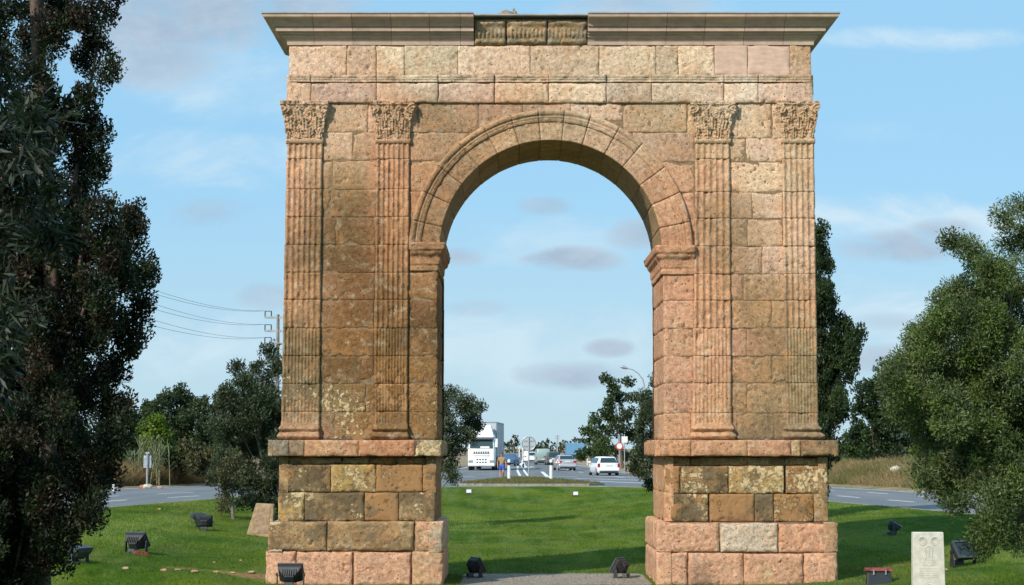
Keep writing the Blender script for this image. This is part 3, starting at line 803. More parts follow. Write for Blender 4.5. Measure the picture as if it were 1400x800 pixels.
# ---- podiums
YP = 39.84
def podium(side):
    D = ST()
    OC = lin(178, 124, 66, .70); CF = lin(190, 158, 100, .78); GR = lin(128, 108, 78, .70); TN = lin(176, 142, 100, .74)
    if side == 0:
        lst = [(381, 505, 625, 635, TN, (.5, .2, .3)), (505, 566, 625, 635, OC, (.2, .8, .2)), (566, 596, 625, 635, TN, (.2, .7, 0)),
               (381, 452, 635, 673, GR, (.75, .75, .45)), (452, 514, 635, 673, CF, (.15, .3, 1.0)), (514, 578, 635, 673, OC, (.1, 1.15, .35)), (578, 596, 635, 673, OC, (.1, 1.0, .1)),
               (380, 416, 673, 713, CF, (.6, 0, .9)), (416, 498, 673, 713, GR, (.85, .35, .45)), (498, 545, 673, 713, OC, (.3, 1.1, .2)), (545, 596, 673, 713, GR, (.8, .3, .5))]
    else:
        lst = [(908, 944, 625, 637, TN, (.3, .2, .2)), (944, 1022, 625, 637, TN, (.5, .4, .2)), (1022, 1132, 625, 637, TN, (.5, .1, .4)),
               (908, 930, 637, 675, GR, (.5, .8, .1)), (930, 996, 637, 675, GR, (.7, .5, .85)), (996, 1072, 637, 675, CF, (.25, .3, 1.05)), (1075, 1132, 637, 675, OC, (.1, .9, .8)),
               (908, 916, 675, 714, lin(205, 150, 110, .80), (.1, 0, 0)), (916, 969, 675, 714, GR, (.75, .6, .55)), (970, 1032, 675, 714, OC, (.15, 1.2, .1)), (1032, 1058, 675, 714, GR, (.8, .4, .3)), (1058, 1113, 675, 714, OC, (.4, .9, .4)), (1113, 1130, 675, 714, TN, (.2, .3, .1))]
    x0 = AX(lst[0][0], 670, YP); x1 = AX(lst[2][1], 670, YP); zb_ = AZ(714, YP); zt_ = AZ(625, YP)
    for a, b, c, d, tn, mk in lst:
        fl = mk[2]
        thin = d - c < 15
        frontblock(D, a, b, c, d, YP + (.05 if thin else 0), tone=tn, mask=mk, rough=.006 + .022 * fl * (not thin), edge=.03, res=.028, depth=.2)
    for X, nx in ((x0, -1), (x1, 1)):
        for (c, d) in ((625, 673), (673, 713)):
            for a, b in ((YP, 40.7), (40.7, 41.9), (41.9, YB + .06)):
                inner = (side == 0 and nx > 0) or (side == 1 and nx < 0)
                patch(D, (X, a, AZ(d, YP)), (0, 1, 0), (0, 0, 1), (nx, 0, 0), b - a, AZ(c, YP) - AZ(d, YP), tone=TN if side == 0 or not inner else lin(208, 160, 122, .80), mask=(.4, .3, .3) if not (side and inner) else (.1, 0, 0), rough=.012, res=.05, depth=.2)
    D.box(x0 + .06, x1 - .06, YP + .08, YB + .02, zb_ - .05, AZ(601) + .02, tone=(.07, .055, .04))
    D.build('podium', MS, arch)
    # podium cornice
    C = ST(); zt2, zb2 = AZ(601, 39.7), AZ(624, 39.7); YC = YP
    ext = AX(700 + 15, 610)
    cuts = ([366, 395, 416, 490, 567, 604], [lin(150, 135, 115, .74), lin(165, 138, 110, .74), lin(200, 150, 116, .78), lin(196, 140, 104, .78), lin(198, 178, 140, .7)],
            [(.5, 0, .5), (.4, 0, .1), (.15, 0, 0), (.1, 0, 0), (.2, 0, .9)]) if side == 0 else \
           ([896, 945, 1022, 1082, 1095, 1147], [lin(206, 152, 114, .80), lin(204, 152, 118, .80), lin(200, 150, 116, .78), lin(186, 152, 112, .78), lin(150, 120, 88, .74)],
            [(.05, 0, 0), (.2, 0, 0), (.1, 0, 0), (.1, .1, .5), (.75, 0, 0)])
    Yc = YP - .23
    for k, (a, b) in enumerate(zip(cuts[0][:-1], cuts[0][1:])):
        frontblock(C, a, b, 601.5, 624, Yc, tone=cuts[1][k], mask=cuts[2][k], rough=.014, edge=.035, depth=.3, res=.03, joint=.003)
    xa, xb = AX(cuts[0][0], 612, Yc), AX(cuts[0][-1], 612, Yc); za, zc = AZ(624, Yc), AZ(601.5, Yc)
    for X, nx in ((xa, -1), (xb, 1)):
        for k, (a, b) in enumerate(((Yc, 40.5), (40.5, 41.8), (41.8, YB + .14))):
            patch(C, (X, a, za), (0, 1, 0), (0, 0, 1), (nx, 0, 0), b - a, zc - za, tone=cuts[1][-1 if nx > 0 else 0], mask=cuts[2][-1 if nx > 0 else 0], rough=.014, edge=.035, res=.04, joint=.004)
    C.box(xa + .02, xb - .02, Yc + .03, YB + .12, za + .012, zc - .012, tone=lin(170, 135, 104, .5))
    C.build('podium_cornice', MS, arch)
    # plinth courses
    Q = ST(); Yq = 39.56
    PK = lin(216, 166, 134, .80); BR = lin(170, 136, 98, .74); WH = lin(222, 200, 174, .72)
    if side == 0:
        lst = [(366, 447, 713, 754, BR, (.45, 0, .2)), (447, 566, 713, 754, BR, (.4, 0, .2)), (567, 606, 713, 754, lin(216, 160, 130, .80), (.1, 0, .3)),
               (363, 405, 754, 802, PK, (.05, 0, 0)), (405, 482, 754, 802, PK, (.05, 0, .1)), (483, 562, 755, 802, PK, (.1, 0, 0)), (563, 606, 754, 802, PK, (.15, 0, 0))]
    else:
        lst = [(898, 984, 715, 755, PK, (.1, 0, .2)), (985, 1064, 715, 755.5, WH, (0, 0, .1)), (1065, 1146, 716, 756, lin(216, 162, 128, .80), (.1, 0, 0)),
               (897, 941, 755, 802, PK, (.1, 0, 0)), (941, 1017, 756, 802, PK, (.1, 0, .1)), (1017, 1099, 757, 802, PK, (.2, 0, 0)), (1099, 1144, 756, 802, PK, (.15, 0, 0))]
    for a, b, c, d, tn, mk in lst:
        frontblock(Q, a, b, c, d, Yq + random.uniform(-.015, .015), tone=tn, mask=mk, rough=.040, edge=.045, res=.026, depth=.3, joint=.006)
    xa, xb = AX(lst[0][0], 740, Yq), AX(lst[2][1], 740, Yq); z_a, z_m, z_t = AZ(802, Yq), AZ(755, Yq), AZ(714, Yq)
    for X, nx in ((xa, -1), (xb, 1)):
        for (c, d) in ((z_a, z_m), (z_m, z_t)):
            off = .25 if c == z_a else 0
            for a, b in ((Yq, 40.4 + off), (40.4 + off, 41.6 + off), (41.6 + off, YB + .18)):
                patch(Q, (X, a, c), (0, 1, 0), (0, 0, 1), (nx, 0, 0), b - a, d - c, tone=PK if (side or c == z_a) else WH, mask=(.15, 0, 0), rough=.035, edge=.06, res=.04, depth=.3)
    Q.box(xa + .07, xb - .07, Yq + .08, YB + .14, -.6, z_t - .015, tone=lin(190, 150, 120, .5))
    Q.build('plinth', MS, arch)
podium(0); podium(1)
# ================================================================== GROUND
ZR = .80
def curve(pts):
    p = np.array(pts, float)
    ys = np.linspace(p[0, 0], p[-1, 0], 1600)
    xs = np.interp(ys, p[:, 0], p[:, 1])
    return lambda y: np.interp(y, ys, xs)
xl = curve([(-30, -17), (10, -17), (40, -16), (63, -13.8), (75.7, -11.6), (86, -8.6), (93, -5.6), (96.5, -3.2), (98, -1), (98.6, 1.6)])
xr = curve([(-30, 17), (40, 15.8), (56.6, 14.2), (69, 12.2), (80, 10.6), (89, 9.3), (95, 7.6), (97.5, 5), (98.6, 2.2)])
xlo = curve([(-30, -30), (60, -27.5), (80, -24), (96, -20.4), (115, -14), (147, -8.3), (190, -5.6), (224, -5), (400, -3), (1500, 17), (3200, 50)])
xro = curve([(-30, 30), (60, 25.5), (80, 21.5), (99.6, 17.3), (120, 13), (140, 10.9), (170, 9.3), (224, 8.4), (400, 10.2), (1500, 31), (3200, 65)])
TIP = 98.6
def lawn_z(x, y):
    x = np.asarray(x, float); y = np.asarray(y, float)
    yy = np.clip(y, -30, TIP)
    e = np.minimum(np.minimum(x - xl(yy), xr(yy) - x), (TIP - y) * .75)
    r = sstep(0, 11.5, e)
    z = .88 - .88 * r
    z = z + 1.25 * sstep(35, 10, y) * r
    z = z + .34 * np.exp(-((y - 37.3) / 1.3) ** 2) * sstep(-4.2, -6.2, x) * sstep(-14, -9, x)
    z = z + .10 * np.exp(-((y - 38.0) / .8) ** 2) + .05 * (fbm(x * .35, y * .25, 3, 3) - .5) * r * 2
    return z
def bank(x, y):
    yy = np.clip(y, -30, 3200)
    dl = np.clip(xlo(yy) - x, 0, None); dr = np.clip(x - xro(yy), 0, None)
    b = .35 * sstep(.6, 3.5, dl) + 1.05 * sstep(.3, 4.0, dr) * sstep(150, 110, y)
    far = sstep(250, 60, y)
    return b * (.8 + .4 * fbm(x * .3, y * .3, 12, 3)) * (.3 + .7 * far)
def ground_z(x, y):
    if y < TIP and xl(y) <= x <= xr(y): return float(lawn_z(x, y))
    if y < 3200 and xlo(y) <= x <= xro(y): return ZR
    return float(.86 + bank(x, y))
def hit(px, py, y0=30):
    """first ground point under a pixel of the photograph"""
    Y = y0
    while Y < 600:
        X, _, Z = at(px, py, Y)
        if Z <= ground_z(X, Y): return X, Y, ground_z(X, Y)
        Y += .1
    return X, Y, Z

def lawn_material():
    m, nt, b = newmat('lawn_grass'); L = nt.links.new
    tc = nt.nodes.new('ShaderNodeTexCoord'); P = tc.outputs['Object']
    n1 = noise(nt, P, .28, 5, .6); n2 = noise(nt, P, 2.2, 6, .65); n3 = noise(nt, P, 24, 5, .7)
    mp = nt.nodes.new('ShaderNodeMapping'); mp.inputs['Scale'].default_value = (1, .12, 1); mp.inputs['Rotation'].default_value = (0, 0, .1); L(P, mp.inputs['Vector'])
    n4 = noise(nt, mp.outputs[0], 1.9, 3, .5)
    c = mixc(nt, mapr(nt, n2, .35, .65), (.038, .088, .006), (.072, .138, .010))
    c = mixc(nt, mapr(nt, n1, .40, .58), c, (.135, .175, .016))
    c = mixc(nt, mapr(nt, n4, .42, .66, 0, .5), c, (.17, .215, .06))
    c = mixc(nt, mapr(nt, n3, .35, .75, 0, .6), c, (.035, .065, .006))
    ea = N(nt, 'ShaderNodeAttribute', attribute_name='mask').outputs['Color']
    sep = nt.nodes.new('ShaderNodeSeparateColor'); L(ea, sep.inputs[0])
    ef = mapr(nt, M_(nt, 'ADD', sep.outputs[0], M_(nt, 'MULTIPLY', M_(nt, 'SUBTRACT', n3, .5), .9)), .42, .62)
    c = mixc(nt, ef, c, mixc(nt, n3, (.22, .095, .045), (.38, .22, .12)))
    gf = mapr(nt, M_(nt, 'ADD', sep.outputs[1], M_(nt, 'MULTIPLY', M_(nt, 'SUBTRACT', n3, .5), .7)), .45, .58)
    vo = nt.nodes.new('ShaderNodeTexVoronoi'); vo.inputs['Scale'].default_value = 22; L(P, vo.inputs['Vector'])
    c = mixc(nt, gf, c, mixc(nt, vo.outputs['Color'], (.20, .16, .13), (.46, .41, .35)))
    L(c, b.inputs['Base Color']); b.inputs['Roughness'].default_value = .95; b.inputs['Specular IOR Level'].default_value = .05
    h = M_(nt, 'ADD', n3, M_(nt, 'MULTIPLY', n2, 1.5))
    bp = nt.nodes.new('ShaderNodeBump'); bp.inputs['Strength'].default_value = .8; bp.inputs['Distance'].default_value = .05
    L(h, bp.inputs['Height']); L(bp.outputs[0], b.inputs['Normal'])
    return m
def dry_material():
    m, nt, b = newmat('dry_verge'); L = nt.links.new
    tc = nt.nodes.new('ShaderNodeTexCoord'); P = tc.outputs['Object']
    n1 = noise(nt, P, .15, 5, .6); n2 = noise(nt, P, 1.5, 6, .7); n3 = noise(nt, P, 9, 4, .7)
    c = mixc(nt, mapr(nt, n2, .3, .7), (.24, .15, .085), (.34, .24, .14))
    c = mixc(nt, mapr(nt, n1, .5, .62), c, (.10, .11, .035))
    c = mixc(nt, mapr(nt, n3, .4, .7, 0, .5), c, (.40, .31, .22))
    L(c, b.inputs['Base Color']); b.inputs['Roughness'].default_value = .95
    bp = nt.nodes.new('ShaderNodeBump'); bp.inputs['Distance'].default_value = .08; L(n2, bp.inputs['Height']); L(bp.outputs[0], b.inputs['Normal'])
    return m
def asphalt_material(base=.135):
    m, nt, b = newmat('asphalt'); L = nt.links.new
    tc = nt.nodes.new('ShaderNodeTexCoord'); P = tc.outputs['Object']
    mp = nt.nodes.new('ShaderNodeMapping'); mp.inputs['Scale'].default_value = (1, .06, 1); L(P, mp.inputs['Vector'])
    n1 = noise(nt, mp.outputs[0], .9, 4, .55); n2 = noise(nt, P, 30, 4, .7); n3 = noise(nt, P, .12, 4)
    c = mixc(nt, mapr(nt, n1, .35, .65), (.105, .108, .115), (.165, .168, .172))
    c = mixc(nt, mapr(nt, n3, .4, .6, 0, .6), c, (.10, .108, .122))
    c = mixc(nt, mapr(nt, n2, .3, .7, 0, .35), c, (.26, .26, .26))
    L(c, b.inputs['Base Color']); b.inputs['Roughness'].default_value = .85
    return m
ML = lawn_material(); MDRY = dry_material(); MASP = asphalt_material()
MPAINT = simple('road_paint', (.72, .72, .70), .7, 0, .3, 18, .2)
MKERB = simple('kerb_concrete', (.27, .24, .20), .9, 0, .2, 6, .25, .01)

# lawn: rows follow the island outline
Ys = np.unique(np.concatenate([np.linspace(-25, 34, 50), np.arange(34, 46, .14), np.geomspace(46, TIP - .4, 150), [TIP - .25, TIP - .1, TIP]]))
us = np.linspace(0, 1, 240)
Ug, Yg = np.meshgrid(us, Ys)
Xg = xl(Yg) + (xr(Yg) - xl(Yg)) * Ug
Zg = lawn_z(Xg, Yg)
Zg += .02 * (fbm(Xg * 3, Yg * 3, 40, 3) - .5)
earth = np.zeros_like(Xg); grav = np.zeros_like(Xg)
ex_ = 1.3 * np.exp(-((Yg - 42.3 + .12 * (Xg + 5) - .5 * (fbm(Xg * 1.3, Yg * 0, 7) - .5)) / .75) ** 2) * sstep(-8.9, -6.6, Xg) * sstep(-4.8, -5.5, Xg)
earth = np.maximum(earth, ex_ * 1.0)
earth = np.maximum(earth, .75 * np.exp(-((Yg - 42.5) / .9) ** 2 - ((Xg - 8.9) / 2.0) ** 2))
earth = np.maximum(earth, .6 * np.exp(-((Yg - 41.5) / 1.2) ** 2 - ((Xg + 1.4) / .35) ** 2))
earth = np.maximum(earth, .5 * np.exp(-((Yg - 42.2) / .6) ** 2 - ((Xg - 2.9) / .35) ** 2))
Zg -= .05 * earth
grav = sstep(-1.35, -.9, Xg) * sstep(3.15, 2.8, Xg) * sstep(38.3, 38.9, Yg) * sstep(44.2, 42.6, Yg)
S = ST(); S.grid(np.stack([Xg, Yg, Zg], -1), (0, 0, 0), np.stack([earth, grav, grav * 0], -1))
o = S.build('lawn', ML); o['kind'] = 'structure'

# road: bands either side of the island, then one sheet
S = ST()
Ya = np.unique(np.concatenate([np.linspace(-25, TIP, 90), [TIP]]))
for lo, hi in ((xlo, xl), (xr, xro)):
    u = np.linspace(0, 1, 6); U_, Y_ = np.meshgrid(u, Ya)
    S.grid(np.stack([lo(Y_) + (hi(Y_) - lo(Y_)) * U_, Y_, np.full_like(Y_, ZR)], -1), (0, 0, 0), (0, 0, 0))
Yb = np.geomspace(TIP, 3100, 90); u = np.linspace(0, 1, 12); U_, Y_ = np.meshgrid(u, Yb)
S.grid(np.stack([xlo(Y_) + (xro(Y_) - xlo(Y_)) * U_, Y_, np.full_like(Y_, ZR)], -1), (0, 0, 0), (0, 0, 0))
o = S.build('road', MASP, smooth=False); o['kind'] = 'structure'

# the ground sheet to the horizon, dipping under road and lawn
Yc_ = np.unique(np.concatenate([np.linspace(-400, -30, 8), np.linspace(-30, 130, 140), np.geomspace(130, 3200, 60)]))
cols = []
for Y in Yc_:
    yy = min(max(Y, -25), 3100); a, b = float(xlo(yy)), float(xro(yy)); y2 = min(max(Y, -25), TIP); c, d = float(xl(y2)), float(xr(y2))
    L1 = [a - q for q in (3000, 1200, 500, 200, 100, 60, 40, 28, 20, 15, 11, 8, 6, 4.5, 3.5, 2.8, 2.2, 1.7, 1.2, .8, .4, .0)]
    mid = [c + (d - c) * k / 12 for k in range(13)]
    R1 = [b + q for q in (.0, .4, .8, 1.2, 1.7, 2.2, 2.8, 3.5, 4.5, 6, 8, 11, 15, 20, 28, 40, 60, 100, 200, 500, 1200, 3000)]
    cols.append(L1 + [a + .3] + mid + [b - .3] + R1)
Xc = np.array(cols); Yc2 = np.repeat(Yc_[:, None], Xc.shape[1], 1)
a = xlo(np.clip(Yc2, -25, 3100)); b = xro(np.clip(Yc2, -25, 3100))
inner = (Xc > a + .1) & (Xc < b - .1)
Zc = np.where(inner, np.where(Yc2 < TIP + 2, -.5, .6), .86 + bank(Xc, Yc2))
Zc[(np.abs(Xc - a) < .01) | (np.abs(Xc - b) < .01)] = ZR + .03
S = ST(); S.grid(np.stack([Xc, Yc2, Zc], -1), (0, 0, 0), (0, 0, 0))
o = S.build('ground', MDRY); o['kind'] = 'structure'

# kerb round the lawn island
S = ST()
ypts = list(np.linspace(-20, 90, 60)) + list(np.linspace(91, TIP - .02, 26))
path = [(float(xr(y)), y) for y in ypts] + [(float(xl(y)), y) for y in reversed(ypts)]
path = [path[0]] + [q for p, q in zip(path[:-1], path[1:]) if math.hypot(q[0] - p[0], q[1] - p[1]) > .05]
sweep(S, path, [(-.06, ZR - .1), (-.06, ZR + .085), (.0, ZR + .10), (.08, ZR + .095), (.09, ZR + .07), (.09, ZR - .1)], 1.0, tone=(.4, .37, .33), close_ends=False, pres=1)
o = S.build('kerb', MKERB, smooth=False); o['kind'] = 'structure'

# splitter island
def poly_island(name, pts, z0, z1, m_top, m_side):
    m = MB(); n = len(pts)
    m.poly([(x, y, z1) for x, y in pts])
    m.mi = 1
    cx_ = sum(p[0] for p in pts) / n; cy_ = sum(p[1] for p in pts) / n
    out_ = [(cx_ + (x - cx_) * 1.0 + .14 * (x - cx_) / math.hypot(x - cx_, y - cy_), y + .14 * (y - cy_) / math.hypot(x - cx_, y - cy_)) for x, y in pts]
    for k in range(n):
        a, b = pts[k], pts[(k + 1) % n]; c, d = out_[k], out_[(k + 1) % n]
        m.poly([(a[0], a[1], z1 - .01), (b[0], b[1], z1 - .01), (d[0], d[1], z1 - .015), (c[0], c[1], z1 - .015)])
        m.poly([(c[0], c[1], z1 - .015), (d[0], d[1], z1 - .015), (d[0], d[1], z0), (c[0], c[1], z0)])
    o = m.build(name, [m_top, m_side]); o['kind'] = 'structure'; return o
def gp(px, py, z=ZR):
    Y = 20.0
    lo, hi = 20.0, 3000.0
    for _ in range(60):
        mid = (lo + hi) / 2
        if at(px, py, mid)[2] > z: lo = mid
        else: hi = mid
    return at(px, py, lo)[0], lo
spl = [(-3.0, 104.5), (-1.6, 103.9), (1.5, 103.6), (4.2, 104.0), (5.1, 105.2), (4.6, 108), (3.6, 113), (2.7, 119), (1.9, 124), (1.2, 126), (.3, 126), (-.4, 124), (-1.3, 118), (-2.3, 111), (-3.0, 106.5)]
poly_island('traffic_island', spl, ZR - .05, ZR + .13, simple('island_grass', (.12, .12, .04), .95, 0, .1, 1.2, .5, .05), MKERB)

# painted markings
m = MB()
def strip(pts, w, z=ZR + .004):
    for (x0, y0), (x1, y1) in zip(pts[:-1], pts[1:]):
        d = Vector((x1 - x0, y1 - y0, 0)).normalized(); n = Vector((-d.y, d.x, 0)) * w / 2
        m.poly([(x0 - n.x, y0 - n.y, z), (x1 - n.x, y1 - n.y, z), (x1 + n.x, y1 + n.y, z), (x0 + n.x, y0 + n.y, z)])
def offs(fn, off, a, b, n): return [(float(fn(y)) + off, y) for y in np.linspace(a, b, n)]
strip(offs(xl, -.55, 20, 88, 30), .16); strip(offs(xr, .7, 20, 92, 30), .18)
strip(offs(xlo, .6, 20, 140, 40), .16); strip(offs(xro, -.6, 20, 150, 40), .18)
for k in range(12):
    y = 28 + k * 6.4
    for fn, of in ((xl, -3.9), (xl, -7.4), (xr, 3.9), (xr, 7.3)):
        if y > 92: continue
        strip([(float(fn(y)) + of, y), (float(fn(y + 2.9)) + of, y + 2.9)], .17)
# median and lane lines of the main road
strip([(1.2, 140), (1.1, 170), (1.3, 224), (3.3, 400)], .2); strip([(.6, 140), (.5, 170), (.7, 224), (2.7, 400)], .2)
for k in range(16):
    y = 132 + k * 9
    strip([(float(xro(y)) - 3.9, y), (float(xro(y + 4)) - 3.9, y + 4)], .15)
strip(offs(xro, -.6, 150, 400, 30), .15); strip(offs(xlo, .6, 150, 400, 30), .15)
# diagonal hatching beside the island
for a, b in (((800, 657.5), (893, 661.2)), ((786, 654.3), (893, 657.2)), ((812, 650.8), (868, 652.6)), ((700, 651.5), (790, 652.0)), ((615, 659.5), (668, 658.5)), ((612, 652.5), (650, 652.0))):
    p, q = gp(*a), gp(*b); strip([p, q], .42)
strip([gp(741, 645), gp(752, 655)], .3)
# arrow on the far lane
p, q, r = gp(711, 631), gp(718, 640), gp(729, 638); strip([p, q], .6); strip([r, q], .35)
o = m.build('road_markings', MPAINT); o['kind'] = 'structure'

# ================================================================== PLANTS
def rot_leaves(Pc, Ld, Ls, Ws, tone, S, fold=.0, r=None):
    """diamond leaves: centres Pc (n,3), long direction Ld, length, width"""
    n = len(Pc); r = r or rng
    q = r.normal(size=(n, 3)); Wd = np.cross(Ld, q); Wd /= np.linalg.norm(Wd, axis=1, keepdims=True) + 1e-9
    Ls = Ls[:, None] * .5; Ws = Ws[:, None] * .5
    V = np.stack([Pc - Ld * Ls, Pc + Wd * Ws, Pc + Ld * Ls, Pc - Wd * Ws], 1).reshape(-1, 3)
    Q = np.arange(4 * n).reshape(n, 4)
    S.V.append(V); S.Fq.append(Q + S.n); S.T.append(np.repeat(tone, 4, 0)); S.M.append(np.zeros((4 * n, 3))); S.n += 4 * n

def unit(n, r):
    d = r.normal(size=(n, 3)); return d / np.linalg.norm(d, axis=1, keepdims=True)

DENS = 3.2
CLD = 1.9
def foliage(S, clumps, tones, per, L, asp, up=.3, outw=.5, r=None, jit=.25, zsq=1.0, shell=.45):
    """clumps (n,4): x,y,z,r ; tones list of rgb"""
    r = r or rng; tones = np.array(tones)
    for c in clumps:
        n = max(8, int(per * DENS * (c[3] ** 2))); d = unit(n, r)
        rad = c[3] * r.random(n) ** shell
        P = c[:3] + d * rad[:, None] * np.array([1, 1, zsq])
        Ld = d * outw + np.array([0, 0, up]) + r.normal(size=(n, 3)) * .55
        Ld /= np.linalg.norm(Ld, axis=1, keepdims=True)
        base = tones[r.integers(len(tones))] * (1 + (r.random() - .5) * .5)
        t = base * (1 + (r.random((n, 1)) - .5) * 2 * jit)
        k = r.random(n) < .2; t[k] = tones[r.integers(len(tones), size=k.sum())]
        rot_leaves(P, Ld, L * (.6 + .8 * r.random(n)), L * asp * (.6 + .8 * r.random(n)), t, S, r=r)

def lobes_px(lst, Y, dj=.6, r=None):
    """(px,py,r_px[,dy]) -> world lobes"""
    r = r or rng; out = []
    for l in lst:
        dy = l[3] if len(l) > 3 else r.uniform(-dj, dj)
        yy = Y + dy; x, _, z = at(l[0], l[1], yy); out.append((x, yy, z, l[2] * yy / F))
    return np.array(out)

def sub_clumps(lobes, n_per, cr, r=None, inner=.35, sq=1.0, zmin=None):
    r = r or rng; out = []
    for l in lobes:
        n = max(4, int(n_per * CLD * (l[3] ** 2) + 3)) if n_per > 0 else int(-n_per)
        d = unit(n, r); rad = l[3] * (inner + (1 - inner) * r.random(n) ** .6)
        P = l[:3] + d * rad[:, None] * np.array([1, 1, sq])
        R = cr * (.55 + .9 * r.random(n))
        out.append(np.concatenate([P, R[:, None]], 1))
    o = np.concatenate(out)
    if zmin is not None: o = o[o[:, 2] > zmin]
    return o

def trunk_mesh(name, base, tops, r0, mat, parent, lean=(0, 0), fork=.35, r=None, twigs=0, top=None):
    """tapered trunk with limbs to the given points"""
    r = r or rng; m = MB(); base = Vector(base)
    tops = [Vector(t) for t in tops]
    cen = Vector(top) if top is not None else sum(tops, Vector()) / len(tops)
    H = cen - base; pts = []; n = 9
    for k in range(n):
        t = k / (n - 1); p = base + H * t + Vector((math.sin(t * 5 + base.x) * .06 * H.length * .3, math.cos(t * 4 + base.x) * .05 * H.length * .3, 0)) * (t * (1 - t) * 4)
        pts.append(p)
    m.tube(pts, [r0 * (1.35 if k == 0 else 1) * (1 - .78 * k / (n - 1)) for k in range(n)], 9)
    for t in tops:
        tz = (t.z - base.z) / max(H.z, .1)
        s = min(.9, max(fork, tz * .6 + r.uniform(-.12, .05))); i = min(n - 2, int(s * (n - 1)))
        a = pts[i]; L = (t - a); q = [a, a + L * .35 + Vector((0, 0, -.03 * L.length)), a + L * .7 + Vector((0, 0, .02 * L.length)), t]
        rr = r0 * (1 - .78 * s) * .5
        m.tube(q, [rr, rr * .7, rr * .45, rr * .15], 6)
        for w in range(twigs):
            d = Vector(r.normal(size=3)) * min(.12, L.length * .08); p0 = q[2] + (q[3] - q[2]) * r.random()
            m.tube([p0, p0 + d * .5, p0 + d], [rr * .25, rr * .15, rr * .05], 4)
    return m.build(name, mat, parent, smooth=True)

def tree(name, label, cat, basept, lobes, tones, per, L, asp, cl_per, cl_r, r0, up=.3, outw=.5, mat_b=MBARK, group=None, sq=1.0, seed=1, twigs=0, inner=.35, top=None, limbs=12, shell=.45, extra=None, zmin=None, zsq=1.0):
    r = np.random.default_rng(seed)
    t = thing(name, label, cat, basept, 0, group)
    lobes = np.array(lobes); cl = sub_clumps(lobes, cl_per, cl_r, r, inner, sq, zmin)
    if extra is not None: cl = np.concatenate([cl, extra])
    S = ST(); foliage(S, cl, tones, per, L, asp, up, outw, r, shell=shell, zsq=zsq)
    o = S.build('crown', MLEAF, None, smooth=False); o.parent = t; o.location = (-basept[0], -basept[1], -basept[2])
    k = r.permutation(len(lobes))[:limbs]
    o2 = trunk_mesh('trunk', basept, [tuple(lobes[i][:3]) for i in k], r0, mat_b, None, r=r, twigs=twigs, top=top)
    o2.parent = t; o2.location = o.location
    return t

GD = [(.018, .035, .010), (.026, .046, .012), (.036, .058, .015), (.014, .026, .009)]
CYP = [(.018, .033, .012), (.024, .042, .014), (.035, .055, .016), (.013, .022, .009), (.050, .034, .018)]
OLV = [(.050, .066, .034), (.072, .090, .052), (.036, .052, .024), (.10, .118, .08), (.062, .085, .030)]
BRN = [(.070, .040, .022), (.055, .034, .018), (.040, .045, .014)]

# --- the tall cypress at the left edge of the view
Yt = 25.0
lob = []
edge_r = [(20, 125, 26), (0, 150, 22), (60, 135, 20), (100, 150, 16), (140, 118, 16), (172, 135, 18), (200, 110, 16), (235, 140, 18), (262, 120, 16), (290, 190, 18), (312, 180, 26), (345, 165, 24), (375, 205, 18), (385, 175, 22), (420, 192, 16), (445, 178, 24), (475, 180, 20), (500, 150, 24),
          (535, 140, 26), (565, 165, 22), (600, 160, 26), (640, 146, 24), (680, 128, 26), (715, 112, 24), (745, 88, 24), (775, 55, 26), (800, 22, 26)]
for y, x, rr in edge_r: lob.append((x - rr * .2, y, rr, random.uniform(-.5, .5)))
dense = []
for y in range(310, 800, 34):
    xr_e = np.interp(y, [300, 380, 450, 500, 600, 700, 760, 800], [150, 175, 165, 135, 145, 100, 60, 10])
    for x in np.arange(-130, xr_e - 15, 38): dense.append((x + random.uniform(-9, 9), y + random.uniform(-9, 9), 30, random.uniform(-1.1, 1.0)))
for y in range(690, 900, 36):
    for x in np.arange(-130, 40 - max(0, y - 760) * .2, 36): dense.append((x, y, 28, random.uniform(-1, 1)))
sparse = [(12, 15, 26), (95, 25, 18), (40, 60, 20), (110, 85, 14), (5, 90, 30), (60, 120, 16), (95, 165, 17), (20, 160, 30), (-30, 60, 40), (-60, 140, 44), (-20, 230, 44), (50, 205, 22), (105, 225, 12), (75, 262, 24), (45, 20, 20), (72, 45, 18), (48, 100, 20), (80, 140, 18), (45, 140, 22), (70, 190, 20), (85, 5, 20), (50, 235, 22), (118, 285, 22), (30, 290, 34), (-60, 270, 44), (110, 335, 26), (-20, 0, 30), (60, -40, 34), (10, -60, 40), (110, -50, 26), (30, -110, 40), (80, -150, 26), (40, -200, 30), (55, -260, 22), (50, -310, 16)]
lobs = np.concatenate([lobes_px(lob, Yt), lobes_px(dense, Yt), lobes_px([(a, b, c, random.uniform(-.8, .8)) for a, b, c in sparse], Yt)])
bx, _, _ = at(55, 400, Yt)
tree('cypress_tree', 'tall dark cypress with browning foliage reaching past the picture top', 'tree', (bx, Yt, ground_z(bx, Yt) - .05), lobs,
     [(.011, .020, .007), (.015, .026, .009), (.022, .036, .011), (.008, .014, .006), (.030, .021, .011), (.036, .022, .012)], 2600, .055, .5, 60, .15, .17, up=.55, outw=.6, sq=1.15, seed=11, twigs=3, top=at(62, -330, Yt), limbs=26, inner=.25, zsq=1.3)  # leaf colours darkened to stand for the tree's shaded side

